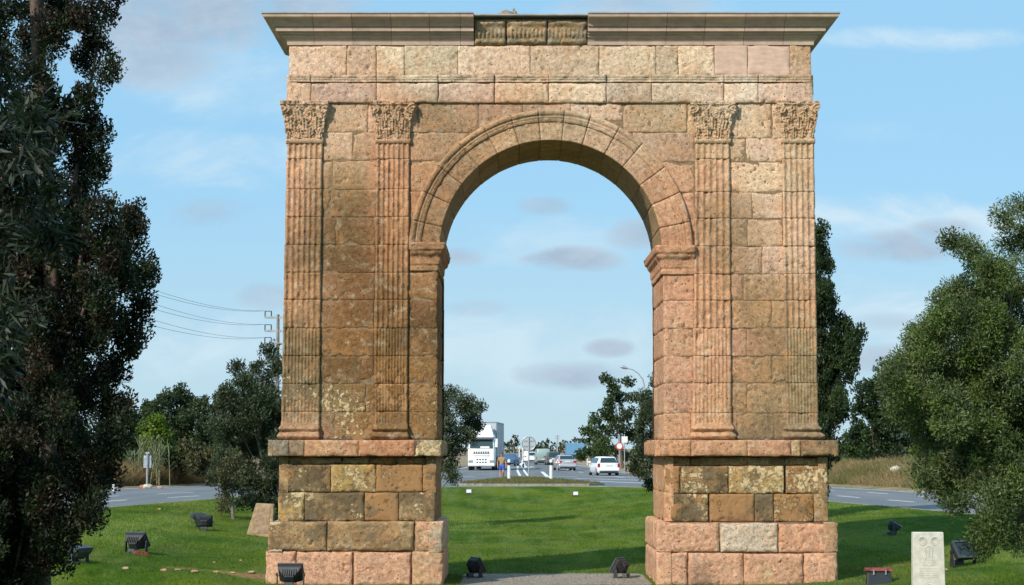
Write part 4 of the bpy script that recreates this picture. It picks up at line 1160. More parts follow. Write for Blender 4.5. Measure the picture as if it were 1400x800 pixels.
# --- near olive, only its outer sprays reach into the frame
Yo = 5.2
ol = [(-40, 130, 60, .2), (-10, 190, 50, -.2), (20, 235, 42, .1), (-30, 300, 80, .3), (15, 335, 40, -.1), (48, 170, 24, .0), (-40, 420, 70, .1), (55, 330, 20, .1), (-10, 515, 26, 0), (-120, 200, 120, .3), (-140, 420, 140, .2), (-260, 250, 160, .5), (-260, 80, 150, 0), (-330, 420, 130, .3), (40, 260, 34, .1), (-20, 75, 34, .1)]
lo_ = lobes_px(ol, Yo)
bx = at(-560, 500, Yo)[0]
r_ = np.random.default_rng(5)
tree('olive_tree', 'olive sprays close to the viewer hanging over the left picture edge', 'tree', (bx, Yo + .4, ground_z(bx, Yo)), lo_,
     [(.018, .028, .015), (.026, .037, .022), (.012, .020, .010), (.040, .050, .036)], 4200, .058, .17, 150, .075, .16, up=-.15, outw=1.1, mat_b=MBARK, seed=12, limbs=5, shell=.6)

# --- cypress behind the right pier
Yk = 60.0
lob = [(1112, 340, 14), (1120, 320, 7), (1122, 360, 14), (1118, 395, 22), (1128, 415, 18), (1110, 430, 28), (1132, 455, 22), (1150, 462, 22), (1164, 455, 14), (1120, 490, 32), (1150, 500, 22), (1165, 480, 10), (1115, 535, 34), (1140, 545, 24), (1150, 560, 10), (1110, 585, 34), (1135, 600, 22), (1105, 630, 30), (1125, 650, 18), (1108, 672, 20), (1075, 450, 24), (1075, 520, 30), (1075, 600, 30), (1090, 380, 16)]
lb = lobes_px(lob, Yk, .5)
bx = at(1105, 700, Yk)[0]
tree('cypress_tree', 'dark pointed cypress standing close behind the right pier', 'tree', (bx, Yk, ground_z(bx, Yk) - .05), lb,
     [(.020, .040, .012), (.028, .055, .014), (.016, .028, .010), (.040, .062, .016)], 1400, .10, .5, 22, .22, .16, up=1.0, outw=.3, sq=1.2, seed=13, top=at(1112, 330, Yk), limbs=14, zsq=1.5)

# --- big olive at the right edge
Yg_ = 27.0
lob = [(1378, 300, 12), (1392, 330, 26), (1318, 340, 10), (1335, 350, 14), (1352, 372, 20), (1300, 400, 14), (1325, 410, 30), (1372, 410, 44), (1285, 430, 18), (1262, 455, 14), (1300, 455, 34), (1355, 470, 52), (1250, 480, 22), (1222, 505, 14), (1240, 500, 24), (1275, 505, 38), (1320, 520, 46), (1225, 520, 18), (1250, 560, 26), (1290, 565, 40), (1350, 560, 50), (1395, 540, 50), (1265, 600, 26), (1310, 610, 34), (1355, 620, 40), (1400, 620, 44), (1262, 640, 14), (1290, 665, 20), (1320, 660, 28), (1270, 660, 14), (1305, 688, 12), (1360, 680, 34), (1400, 690, 42), (1352, 715, 26), (1385, 730, 24), (1345, 735, 14), (1420, 720, 26), (1440, 560, 60), (1460, 460, 60), (1450, 370, 46), (1500, 520, 60), (1490, 640, 55), (1470, 300, 36), (1550, 450, 60), (1560, 580, 55), (1430, 300, 18), (1398, 285, 10), (1300, 330, 6), (1345, 400, 34), (1375, 370, 30), (1330, 440, 34), (1395, 440, 44), (1275, 470, 26), (1250, 520, 26), (1340, 590, 36), (1385, 650, 36), (1300, 630, 30), (1370, 500, 44), (1235, 560, 22), (1275, 540, 34)]
lb = lobes_px(lob, Yg_, 1.0)
bx = at(1440, 700, Yg_)[0]
tree('olive_tree', 'large grey green olive filling the right picture edge', 'tree', (bx, Yg_, ground_z(bx, Yg_)), lb, [(.085, .115, .036), (.105, .14, .045), (.060, .09, .024), (.14, .17, .08), (.10, .15, .028), (.038, .06, .018)], 2300, .058, .30, 54, .19, .13, up=.1, outw=.9, mat_b=MBARKG, seed=14, limbs=12, twigs=2, shell=.55)

# --- trees behind the left pier and in the passage
def ptree(name, label, px, Y, lob, tones, per, L, asp, clp, clr, r0, seed, basepx=None, dj=1.0, **k):
    lb = lobes_px(lob, Y, dj, np.random.default_rng(seed))
    bx = at(basepx or px, 650, Y)[0]
    return tree(name, label, k.pop('cat', 'tree'), (bx, Y, ground_z(bx, Y) - .05), lb, tones, per, L, asp, clp, clr, r0, seed=seed, **k)
OL2 = [(.034, .05, .02), (.05, .068, .03), (.022, .034, .013), (.072, .088, .048)]
ptree('olive_tree', 'dark olive with upright shoots beside the left pier', 350, 64,
      [(368, 480, 10), (377, 500, 14), (355, 505, 12), (340, 520, 16), (325, 500, 7), (365, 530, 22), (318, 540, 18), (345, 560, 26), (300, 555, 14), (375, 570, 24), (320, 580, 24), (297, 590, 16), (350, 600, 28), (380, 620, 26), (330, 625, 24), (360, 650, 22), (400, 560, 26), (400, 610, 24), (308, 610, 14), (420, 540, 22), (355, 680, 20), (378, 672, 20), (335, 660, 18), (300, 630, 14), (318, 648, 16), (390, 690, 18)],
      OL2, 520, .12, .34, 26, .26, .12, 21, basepx=372, up=.5, mat_b=MBARKG)
ptree('olive_shrub', 'low scrubby olive with yellowing leaves at the lawn edge', 320, 62,
      [(305, 640, 12), (325, 635, 16), (340, 650, 15), (300, 660, 14), (318, 668, 18), (338, 675, 12), (310, 688, 11), (325, 690, 10), (290, 655, 7)],
      [(.06, .07, .03), (.10, .095, .045), (.035, .045, .02), (.14, .11, .05)], 420, .11, .36, 14, .24, .06, 22, cat='shrub', mat_b=MBARKG)
ptree('olive_tree', 'olive overhanging the road beside the white lorry', 612, 70,
      [(612, 535, 12), (600, 560, 22), (625, 555, 16), (642, 548, 8), (640, 570, 16), (655, 555, 6), (612, 590, 22), (636, 592, 15), (650, 585, 8), (600, 620, 22), (622, 612, 13), (612, 640, 9), (618, 652, 6), (590, 600, 24), (575, 560, 24)],
      OL2, 480, .12, .34, 24, .24, .13, 23, basepx=583, mat_b=MBARKG)
ptree('olive_tree', 'olive with drooping sprays behind the right pier', 905, 76,
      [(890, 560, 16), (878, 580, 10), (893, 600, 18), (876, 612, 10), (885, 640, 14), (870, 630, 7), (892, 660, 10), (910, 580, 24), (915, 620, 24), (920, 560, 22), (866, 640, 5), (880, 540, 8), (892, 520, 8)],
      OL2, 480, .13, .34, 24, .26, .14, 24, basepx=918, mat_b=MBARKG)
# --- far side of the left road
FG = 'trees beyond the left road'
mk = [( 'broadleaf_tree', 'rounded dark green tree beside the lowest power line', 240, 118, [(205, 560, 14), (225, 552, 16), (250, 550, 18), (275, 560, 20), (215, 580, 20), (245, 580, 24), (280, 585, 24), (230, 605, 22), (265, 610, 24), (295, 600, 20)], [(.022, .04, .014), (.032, .055, .018), (.045, .068, .022)], 31),
      ( 'pine_tree', 'yellow green young pine above the grey road sign', 210, 108, [(212, 575, 9), (205, 588, 13), (222, 590, 13), (212, 603, 15), (228, 606, 10), (197, 602, 8)], [(.10, .16, .012), (.13, .19, .016), (.07, .12, .012)], 32),
      ( 'broadleaf_tree', 'dark tree between the big cypress and the road sign', 175, 112, [(172, 560, 14), (160, 580, 18), (185, 580, 14), (168, 605, 20), (188, 612, 13), (150, 610, 20), (140, 570, 20)], [(.016, .03, .012), (.024, .042, .015)], 33),
      ( 'broadleaf_tree', 'dark spreading tree rising behind the dark olive at the left pier', 340, 125, [(310, 545, 16), (335, 540, 18), (360, 545, 20), (320, 570, 22), (350, 575, 26), (380, 570, 22), (300, 590, 16), (340, 605, 26), (375, 605, 24)], [(.02, .036, .013), (.03, .05, .017)], 34),
      ( 'broadleaf_bush', 'mixed green bush on the verge behind the yellowing shrub', 285, 104, [(262, 612, 12), (275, 622, 14), (292, 618, 14), (280, 636, 13), (300, 638, 14), (262, 632, 10), (312, 628, 12)], [(.04, .055, .02), (.06, .07, .025), (.10, .085, .035)], 35),
      ( 'broadleaf_bush', 'olive green bush on the verge right of the road sign', 238, 104, [(228, 618, 9), (240, 622, 12), (252, 630, 9), (235, 634, 10), (246, 640, 8)], [(.045, .06, .02), (.06, .08, .03)], 36),
      ( 'broadleaf_bush', 'dark bush on the verge left of the road sign', 180, 106, [(170, 622, 12), (186, 624, 8), (178, 634, 9), (160, 630, 12)], [(.03, .05, .016), (.04, .06, .02)], 37)]
for nm, lab, px, Y, lob, tn, sd in mk:
    ptree(nm, lab, px, Y, lob, tn, 190, .20, .5, 12, .38, .14, sd, cat='tree' if 'tree' in nm else 'bush', group=FG)
# --- far side of the right road
mk = [( 'pine_tree', 'dark dense tree next to the cypress beyond the right road', 1195, 112, [(1190, 530, 18), (1205, 515, 20), (1182, 535, 14), (1172, 560, 14), (1170, 590, 14), (1192, 575, 22), (1218, 545, 24), (1180, 555, 16), (1200, 555, 24), (1222, 530, 22), (1180, 590, 16), (1205, 590, 24), (1230, 570, 24), (1185, 618, 14), (1215, 620, 20), (1232, 612, 18)], [(.020, .042, .012), (.030, .058, .014), (.016, .03, .010)], 41),
      ( 'pine_tree', 'bright green pine clump beyond the verge beside the dark tree', 1170, 118, [(1170, 600, 12), (1182, 608, 14), (1168, 620, 12), (1190, 622, 12), (1158, 612, 12)], [(.03, .065, .012), (.045, .085, .016)], 42),
      ( 'pine_tree', 'dark tree seen through the gaps of the large olive', 1290, 114, [(1255, 520, 24), (1285, 510, 28), (1315, 525, 28), (1260, 560, 26), (1295, 560, 30), (1330, 560, 28), (1265, 600, 24), (1300, 605, 26), (1335, 605, 24)], [(.02, .038, .012), (.028, .05, .015)], 43),
      ( 'pine_tree', 'dark tree farthest right behind the large olive', 1400, 112, [(1365, 530, 28), (1400, 520, 30), (1435, 530, 30), (1370, 575, 28), (1405, 580, 30), (1440, 580, 30), (1375, 612, 22), (1410, 612, 22)], [(.02, .038, .012), (.028, .05, .015)], 44)]
for nm, lab, px, Y, lob, tn, sd in mk:
    ptree(nm, lab, px, Y, lob, tn, 150, .20, .5, 7, .38, .14, sd, group='trees beyond the right road')
# --- trees on the right of the main road, seen through the passage
mk = [( 'roadside_tree', 'tall leafy tree with open top beneath the street lamp', 852, 185, [(830, 517, 5), (838, 530, 8), (858, 522, 5), (866, 540, 9), (845, 545, 11), (828, 548, 7), (835, 562, 12), (858, 562, 14), (820, 572, 9), (842, 582, 14), (862, 588, 14), (825, 592, 9)], [(.042, .066, .022), (.06, .088, .028), (.03, .048, .018)], 51),
      ( 'roadside_tree', 'dark tree crowding the right pier above the speed sign', 885, 178, [(882, 545, 10), (892, 560, 14), (878, 572, 12), (895, 590, 16), (878, 600, 12), (905, 560, 16), (908, 600, 16), (880, 622, 11), (898, 625, 14)], [(.022, .038, .013), (.032, .052, .017)], 52),
      ( 'roadside_bush', 'bright green bush left of the white speed sign post', 812, 205, [(812, 580, 6), (806, 590, 6), (818, 598, 8), (805, 604, 6), (828, 606, 8), (815, 612, 7), (800, 588, 4), (836, 612, 6)], [(.045, .085, .016), (.06, .10, .02), (.035, .06, .016)], 53),
      ( 'roadside_bush', 'low hedge like bush along the kerb behind the white hatchback', 820, 190, [(795, 622, 5), (806, 621, 6), (818, 620, 6), (830, 621, 6), (842, 622, 6), (854, 624, 6)], [(.03, .055, .014), (.045, .07, .02)], 54)]
for nm, lab, px, Y, lob, tn, sd in mk:
    ptree(nm, lab, px, Y, lob, tn, 60, .34, .5, 4, .5, .13, sd, dj=1.5, cat='tree' if 'tree' in nm else 'bush', group='greenery on the right of the main road')
# --- far trees along the road
mk = [( 'palm_like_tree', 'small brownish tree right of the lorry trailer', 703, 300, [(703, 598, 5), (699, 604, 4), (707, 604, 4), (703, 609, 4)], [(.06, .06, .03), (.09, .07, .04)], 61),
      ( 'distant_tree', 'rounded distant tree above the green van', 750, 330, [(750, 602, 4.5), (744, 607, 4), (756, 607, 4.5), (750, 611, 5)], [(.05, .062, .03), (.07, .08, .04)], 62),
      ( 'distant_tree', 'bluish distant tree above the silver saloon', 772, 420, [(766, 608, 3.5), (772, 606, 4), (779, 606, 4), (773, 611, 4), (783, 610, 4)], [(.05, .07, .05), (.06, .08, .055)], 63),  # blue of the distance haze mixed into these leaf colours
      ( 'distant_tree', 'distant tree left of the bright roadside bush', 790, 330, [(787, 601, 3.5), (792, 604, 4.5), (797, 603, 4), (789, 609, 4.5), (798, 610, 4.5)], [(.05, .068, .035), (.04, .055, .03)], 64),
      ( 'distant_tree', 'low dark far tree over the white estate car', 733, 360, [(728, 612, 3), (733, 611, 3), (738, 611.5, 3)], [(.04, .055, .035)], 65),
      ( 'distant_tree', 'far trees hidden partly by the lorry trailer', 680, 260, [(672, 606, 5), (680, 604, 4), (688, 606, 4), (694, 609, 3), (682, 609, 4), (665, 606, 5), (655, 604, 6)], [(.035, .05, .022)], 66)]
for nm, lab, px, Y, lob, tn, sd in mk:
    ptree('distant_tree', lab, px, Y, lob, tn, 30, .40, .6, 2.2, .32, .2, sd, dj=1.2, inner=.2, group='distant trees along the main road')

# --- far treeline mass on the horizon
r_ = np.random.default_rng(77); cl = []
for k in range(420):
    X = r_.uniform(-420, 480); Y = r_.uniform(560, 760)
    if -30 < X - 8 < 30 and False: continue
    h = r_.uniform(1.2, 3.0) * (.5 + fbm(X / 60, 0, 3) * .8); cl.append((X, Y, 1.0 + h * .55, h))
for k in range(260):
    s = -1 if k % 2 else 1; Y = r_.uniform(150, 520); X = s * r_.uniform(34 + (Y - 150) * .05, 80 + Y * .25) + 4; h = r_.uniform(2.2, 4.2); cl.append((X, Y, .9 + h * .6, h))
S = ST(); foliage(S, np.array(cl, float), [(.03, .05, .02), (.045, .065, .03), (.055, .07, .035)], 2.5, 1.1, .7, .2, .4, r_)
o = S.build('treeline', MLEAF, smooth=False); o['kind'] = 'stuff'; o['label'] = 'low far off wood along the horizon'; o['category'] = 'woodland'

# --- grasses
def blades(S, X, Y, Z, H, W, tones, lean=.35, r=None):
    r = r or rng; n = len(X)
    a = r.random(n) * 2 * PI; dx, dy = np.cos(a) * W / 2, np.sin(a) * W / 2
    lx, ly = r.normal(size=n) * H * lean, r.normal(size=n) * H * lean
    V = np.stack([np.stack([X - dx, Y - dy, Z], -1), np.stack([X + dx, Y + dy, Z], -1), np.stack([X + dx * .3 + lx, Y + dy * .3 + ly, Z + H], -1), np.stack([X - dx * .3 + lx, Y - dy * .3 + ly, Z + H], -1)], 1).reshape(-1, 3)
    Q = np.arange(4 * n).reshape(n, 4)
    S.V.append(V); S.Fq.append(Q + S.n); S.T.append(np.repeat(tones, 4, 0)); S.M.append(np.zeros((4 * n, 3))); S.n += 4 * n
r_ = np.random.default_rng(8)
n = 400000
Y = 33.5 + 60 * r_.random(n) ** 2.3; X = (r_.random(n) * 2 - 1) * .30 * Y
ok = (X > xl(Y) + .1) & (X < xr(Y) - .1)
pL = (X > AX(372, 750)) & (X < AX(604, 750)) & (Y > 39.62) & (Y < 43.3)
pR = (X > AX(890, 750)) & (X < AX(1138, 750)) & (Y > 39.62) & (Y < 43.3)
gv = (X > -1.1) & (X < 3.0) & (Y > 38.6) & (Y < 43.2)
er = (np.exp(-((Y - 42.3 + .12 * (X + 5)) / .75) ** 2) * sstep(-8.9, -6.6, X) * sstep(-4.8, -5.5, X) > .3)
ok &= ~pL & ~pR & ~(gv & (r_.random(n) > .06)) & ~(er & (r_.random(n) > .12))
X, Y = X[ok], Y[ok]; n = len(X); Z = lawn_z(X, Y) - .02
patchy = fbm(X * .28, Y * .28, 60, 4); stripe = fbm(X * .9, Y * .1, 61, 3)
patchy = sstep(.32, .68, patchy)
base = np.array([(.042, .100, .006)]) * (1 - patchy[:, None]) + np.array([(.118, .175, .014)]) * patchy[:, None]
base = base + np.array([(.085, .085, .035)]) * sstep(.50, .66, stripe)[:, None]
dry = sstep(.60, .72, fbm(X * .7, Y * .45, 91, 4))[:, None]; base = base * (1 - dry * .6) + np.array([(.20, .17, .07)]) * dry * .6
tn = base * (.75 + .5 * r_.random((n, 1)))
S = ST(); blades(S, X, Y, Z, (.032 + .03 * r_.random(n)) * (1 + .3 * (patchy > .6)), np.full(n, .013) * (Y / 40), tn, .7, r_)
o = S.build('grass', MBLADE, smooth=False); o['kind'] = 'stuff'; o['label'] = 'short mown green grass around the arch'; o['category'] = 'grass'
# dry grass banks
S = ST(); n = 26000
Y = r_.uniform(88, 112, n); X = xlo(Y) - .9 - 7 * r_.random(n) ** 1.3
hgt = (.35 + .75 * r_.random(n)) * (.6 + .8 * fbm(X * .4, Y * .4, 4)); c = r_.random((n, 1))
tn = np.array([(.26, .145, .075)]) * c + np.array([(.20, .15, .07)]) * (1 - c)
blades(S, X, Y, .84 + bank(X, Y), hgt, np.full(n, .035), tn, .4, r_)
o = S.build('dry_grass', MBLADE, smooth=False); o['kind'] = 'stuff'; o['label'] = 'reddish dry grass along the left verge'; o['category'] = 'dry grass'
S = ST(); n = 60000
Y = r_.uniform(78, 118, n); X = xro(Y) + .8 + 9 * r_.random(n) ** 1.2
hgt = (.12 + .42 * r_.random(n)) * (.3 + 1.3 * fbm(X * .35, Y * .35, 5)); c = r_.random((n, 1))
mm = sstep(.42, .6, fbm(X * .25, Y * .5, 15))[:, None]
tn = (np.array([(.33, .23, .125)]) * c + np.array([(.24, .18, .085)]) * (1 - c)) * (1 - .6 * mm) + np.array([(.12, .13, .04)]) * .6 * mm
blades(S, X, Y, .84 + bank(X, Y), hgt, np.full(n, .035), tn, .55, r_)
o = S.build('dry_grass', MBLADE, smooth=False); o['kind'] = 'stuff'; o['label'] = 'straw coloured dry grass on the right bank'; o['category'] = 'dry grass'
# splitter island grass
S = ST(); n = 12000
Y = r_.uniform(103.8, 125, n); X = r_.uniform(-3, 5, n)
a = np.interp(Y, [103.8, 106.5, 111, 118, 124, 126], [-2.6, -2.9, -2.2, -1.2, -.3, .3]); b = np.interp(Y, [103.8, 105.2, 108, 113, 119, 125], [4.2, 5, 4.5, 3.5, 2.6, 1.6])
k = (X > a) & (X < b); X, Y = X[k], Y[k]; n = len(X); c = fbm(X * .8, Y * .4, 3)[:, None]
tn = np.array([(.10, .13, .03)]) * (1 - c) + np.array([(.20, .14, .07)]) * c
blades(S, X, Y, np.full(n, ZR + .12), .05 + .08 * r_.random(n), np.full(n, .04), tn, .4, r_)
o = S.build('island_weeds', MBLADE, smooth=False); o['kind'] = 'stuff'; o['label'] = 'patchy weeds on the traffic island'; o['category'] = 'weeds'
# giant reeds on the left verge
def reed(px, Y, seed, label):
    r = np.random.default_rng(seed); x0 = at(px, 640, Y)[0]; z0 = ground_z(x0, Y)
    t = thing('giant_reed', label, 'reed', (x0, Y, z0), 0, 'reeds by the road sign')
    m = MB(); S = ST()
    for k in range(9):
        dx, dy = r.normal() * .35, r.normal() * .3; h = r.uniform(1.5, 2.8); lx = r.normal() * .3
        m.tube([(dx, dy, 0), (dx + lx * .3, dy, h * .5), (dx + lx, dy, h)], [.02, .015, .006], 5)
        n = 9
        for i in range(n):
            s = .3 + .7 * i / n; a = r.random() * 2 * PI; d = np.array([math.cos(a), math.sin(a), .9]); d /= np.linalg.norm(d)
            p0 = np.array([dx + lx * s * s, dy, h * s]); Lf = r.uniform(.35, .6); p1 = p0 + d * Lf; p2 = p1 + np.array([d[0], d[1], -.9]) * Lf * .6
            w = np.array([-d[1], d[0], 0]) * .03
            tn = np.array((.17, .19, .10)) * r.uniform(.6, 1.2)
            S.quads(np.array([p0 - w, p0 + w, p1 + w, p1 - w]), np.array([[0, 1, 2, 3]]), tn)
            S.quads(np.array([p1 - w, p1 + w, p2 + w * .1, p2 - w * .1]), np.array([[0, 1, 2, 3]]), tn)
    m.build('stalk', simple('reed_stalk', (.25, .24, .12), .7), t); S.build('leaves', MBLADE, t, smooth=False)
reed(188, 101, 1, 'pale giant reed clump left of the grey road sign')
reed(202, 102, 2, 'pale giant reed clump directly behind the grey road sign')
reed(218, 102, 3, 'pale giant reed clump right of the grey road sign')
# ================================================================== OBJECTS
MBLK = simple('black_housing', (.022, .024, .027), .55, .1, .5, 12, .3)
MGRY = simple('grey_housing', (.075, .082, .09), .5, .3, .5, 9, .25)
MGLS = simple('lamp_glass', (.022, .026, .03), .4, 0, .5)
MWHT = simple('white_paint', (.72, .73, .72), .4, 0, .5, 5, .08)
MSTL = simple('galvanised_steel', (.36, .38, .39), .5, .6, .5, 6, .2)
MRUB = simple('rubber', (.02, .02, .02), .85)
MRED = simple('sign_red', (.55, .03, .03), .5)
MTILE = simple('red_brick', (.20, .06, .04), .85, 0, .2, 8, .3)

def floodlight(label, px, py, size, rz, tilt=-35, front='dark', flat=0, Y=None):
    if Y is None: X, Y, Z = hit(px, py)
    else: X, _, _ = at(px, py, Y); Z = ground_z(X, Y)
    t = thing('floodlight', label, 'floodlight', (X, Y, Z - .01), math.radians(rz), 'ground floodlights around the arch')
    t.scale = (size,) * 3
    R = Matrix.Translation((0, 0, .30)) @ Matrix.Rotation(math.radians(tilt), 4, 'X')
    m = MB()   # housing opens towards -y
    def ring(y, w, h): return [tuple(R @ Vector(p)) for p in ((-w, y, -h), (w, y, -h), (w, y, h), (-w, y, h))]
    m.loft([ring(-.10, .27, .20), ring(-.02, .27, .20), ring(.06, .22, .16), ring(.17, .12, .10), ring(.19, .10, .08)])
    h = m.build('housing', MBLK if front != 'grey' else MGRY, t, bevel=.012)
    g = MB(); g.loft([ring(-.103, .235, .165), ring(-.118, .235, .165)]); g.build('glass', MGLS if front != 'white' else simple('pale_reflector', (.6, .62, .6), .4), t, bevel=.003)
    f = MB()
    for a, b, c, d in ((-.285, .285, .17, .215), (-.285, .285, -.215, -.17), (-.285, -.24, -.17, .17), (.24, .285, -.17, .17)): f.box(a, b, -.135, -.10, c, d, R)
    f.build('frame', MGRY, t, bevel=.004)
    f = MB()
    for k in range(7):
        x = -.15 + k * .05; f.loft([[tuple(R @ Vector(p)) for p in ((x - .006, .04, .15), (x + .006, .04, .15), (x + .006, .17, .10), (x - .006, .17, .10))], [tuple(R @ Vector(p)) for p in ((x - .006, .04, .20), (x + .006, .04, .20), (x + .006, .17, .14), (x - .006, .17, .14))]])
    f.build('cooling_fins', MBLK, t)
    b = MB()
    for s in (-1, 1):
        b.loft([[(s * .30 - .008, -.03, .30), (s * .30 + .008, -.03, .30), (s * .30 + .008, .03, .30), (s * .30 - .008, .03, .30)], [(s * .30 - .008, -.07, .02), (s * .30 + .008, -.07, .02), (s * .30 + .008, .07, .02), (s * .30 - .008, .07, .02)]])
        b.cyl((s * .31, 0, .30), (1, 0, 0), .035, .04, 12)
    b.box(-.31, .31, -.08, .08, .0, .022); b.build('bracket', MGRY if front == 'grey' else MBLK, t, bevel=.002)
    j = MB(); j.box(-.10, .10, .10, .24, .02, .13); j.tube([(.0, .24, .07), (.05, .32, .03), (.2, .4, .0)], .012, 6); j.build('ballast_box', MGRY, t, bevel=.008)
    return t
floodlight('black floodlight tipped up against the left plinth face', 397, 790, .92, 176, -38, Y=38.9)
floodlight('black floodlight on gravel at the left of the passage', 650, 789, .82, 118, -30)
floodlight('black floodlight on gravel at the right of the passage', 848, 790, .82, 242, -30)
floodlight('dark floodlight with a red brick under it on the left lawn', 186, 757, .95, 158, -35)
floodlight('flat blue grey floodlight at the foot of the tall cypress', 108, 770, .78, 60, -80, 'grey')
floodlight('grilled dark floodlight, front one of the pair on the left lawn', 279, 725, .85, 186, -12)
floodlight('floodlight lying flat, rear one of the pair on the left lawn', 271, 716, .75, 25, -85, 'grey')
floodlight('blue grey floodlight in the shade right of the arch', 1223, 732, .8, 75, -60, 'grey')
floodlight('large black floodlight on bare earth under the right olive', 1317, 774, 1.0, 25, -35)
floodlight('small dark floodlight just behind the left plinth', 366, 728, .7, 0, -40)
floodlight('pale faced floodlight at the left far end of the lawn', 641, 676, .5, 0, -15, 'white')
floodlight('pale faced floodlight at the right far end of the lawn', 787, 679, .5, 0, -15, 'white')
# floodlight with a rusty hood at the bottom of the view
X, Y, Z = AX(1202, 792, 37.6), 37.6, 0
Z = ground_z(X, Y)
t = thing('floodlight', 'black floodlight with rust red hood left of the carved stele', 'floodlight', (X, Y, Z - .13), 0, 'ground floodlights around the arch')
m = MB(); m.loft([[(-.26, -.12, .02), (.26, -.12, .02), (.26, .14, .02), (-.26, .14, .02)], [(-.23, -.02, .36), (.23, -.02, .36), (.23, .12, .36), (-.23, .12, .36)]]); m.build('housing', MBLK, t, bevel=.012)
m = MB(); m.loft([[(-.28, -.06, .37), (.28, -.06, .37), (.28, .15, .37), (-.28, .15, .37)], [(-.27, -.02, .44), (.27, -.02, .44), (.27, .13, .43), (-.27, .13, .43)]]); m.build('hood', simple('rusty_red_metal', (.16, .045, .03), .75, 0, .3, 14, .5), t, bevel=.008)
m = MB(); m.loft([[(-.21, -.125, .05), (.21, -.125, .05), (.21, -.11, .05), (-.21, -.11, .05)], [(-.19, -.045, .33), (.19, -.045, .33), (.19, -.03, .33), (-.19, -.03, .33)]]); m.build('glass', MGLS, t)
for sx in (-.12, .12):
    m = MB(); m.box(sx - .012, sx + .012, -.09, -.06, .30, .40); m.build('clip', MSTL, t)

# red brick propping the floodlight
X, Y, Z = hit(193, 760); m = MB(); R = Matrix.Translation((X + .02, Y - .12, Z + .03)) @ Matrix.Rotation(.3, 4, 'Z') @ Matrix.Rotation(.15, 4, 'Y')
for a, b in ((-.16, -.055), (-.05, .05), (.055, .16)): m.box(a, b, -.07, .07, -.02, .075, R)
tag(m.build('brick', MTILE, bevel=.008), 'red hollow brick lying before the dark floodlight on the left lawn', 'brick')

# loose stones along the red earth
MR = MS
def stones(items):
    for k, (px, py, s, lab) in enumerate(items):
        X, Y, Z = hit(px, py); S = ST(); s *= .6; rock(S, (0, 0, s * .12), (s * random.uniform(.7, 1.1), s * random.uniform(.5, .8), s * random.uniform(.3, .5)), lin(215, random.randint(160, 195), random.randint(120, 160), .6), (.1, 0, 0), seed=k * 7 + 2)
        o = S.build('stone', MR); o.location = (X, Y, Z); tag(o, lab, 'stone', 'loose stones in the grass')
stones([(218, 697, .20, 'white stone at the road edge of the left lawn'), (172, 779, .13, 'flat pale stone in the grass farthest left of the red earth'),
        (224, 781, .12, 'small stone at the left end of the red earth strip'), (243, 780, .11, 'pale stone second along the red earth strip'), (266, 783, .13, 'rounded stone midway along the red earth strip'),
        (296, 783, .14, 'reddish stone before the widest part of the earth strip'), (318, 784, .12, 'reddish stone nearer the left plinth'), (344, 783, .14, 'reddish stone beside the left plinth foot'),
        (293, 770, .10, 'flat stone in the grass above the red earth strip'), (329, 767, .11, 'small flat stone in the grass left of the left plinth'), (1293, 780, .10, 'pale stone right of the carved stele')])
X, Y = -18.3, 97.0
for k, (px, lab) in enumerate(((214, 'white rock on the verge right of the grey road sign'), (208, 'small reddish rock at the foot of the grey road sign'), (231, 'small pale rock on the left verge farthest right'))):
    Xk = at(px, 664, 99.5)[0]; S = ST(); s = (.26, .2, .16)[k]; rock(S, (0, 0, s * .3), (s, s * .7, s * .6), lin(*[(225, 215, 200), (190, 130, 100), (200, 180, 160)][k], .65), seed=30 + k)
    o = S.build('rock', MR); o.location = (Xk, 97.0, ground_z(Xk, 97)); tag(o, lab, 'rock', 'rocks on the left verge')
S = ST(); Xk = at(1226, 664, 99)[0]; rock(S, (0, 0, .1), (.3, .22, .2), lin(225, 215, 200, .65), seed=41); o = S.build('rock', MR); o.location = (Xk, 99, ground_z(Xk, 99)); tag(o, 'white rock at the foot of the right bank', 'rock')

# leaning brown information slab behind the left plinth
Ysl = 56.0
X0 = at(355, 716, Ysl)[0]; Zs = ground_z(X0, Ysl)
t = thing('information_slab', 'brown trapezoid stone slab on the lawn behind the left plinth', 'slab', (X0, Ysl, Zs - .05), math.radians(-8))
sx = Ysl / F
m = MB()
prof_ = [(-19 * sx, 0), (18 * sx, 0), (17 * sx, 45 * sx), (-8 * sx, 46 * sx)]
m.loft([[(x, -.06 + .25 * z, z) for x, z in prof_], [(x, .12 + .25 * z, z) for x, z in prof_]])
m.build('slab', simple('brown_sandstone', (.30, .21, .125), .9, 0, .2, 5, .3, .01), t, bevel=.015)
pl_ = [(-12 * sx, 6 * sx), (12 * sx, 6 * sx), (13 * sx, 40 * sx), (-5 * sx, 40 * sx)]
m = MB(); m.loft([[(x, -.075 + .25 * z, z) for x, z in pl_], [(x, -.06 + .25 * z, z) for x, z in pl_]]); m.build('plaque', simple('bronze_brown', (.26, .17, .10), .7, 0, .3, 8, .3), t)

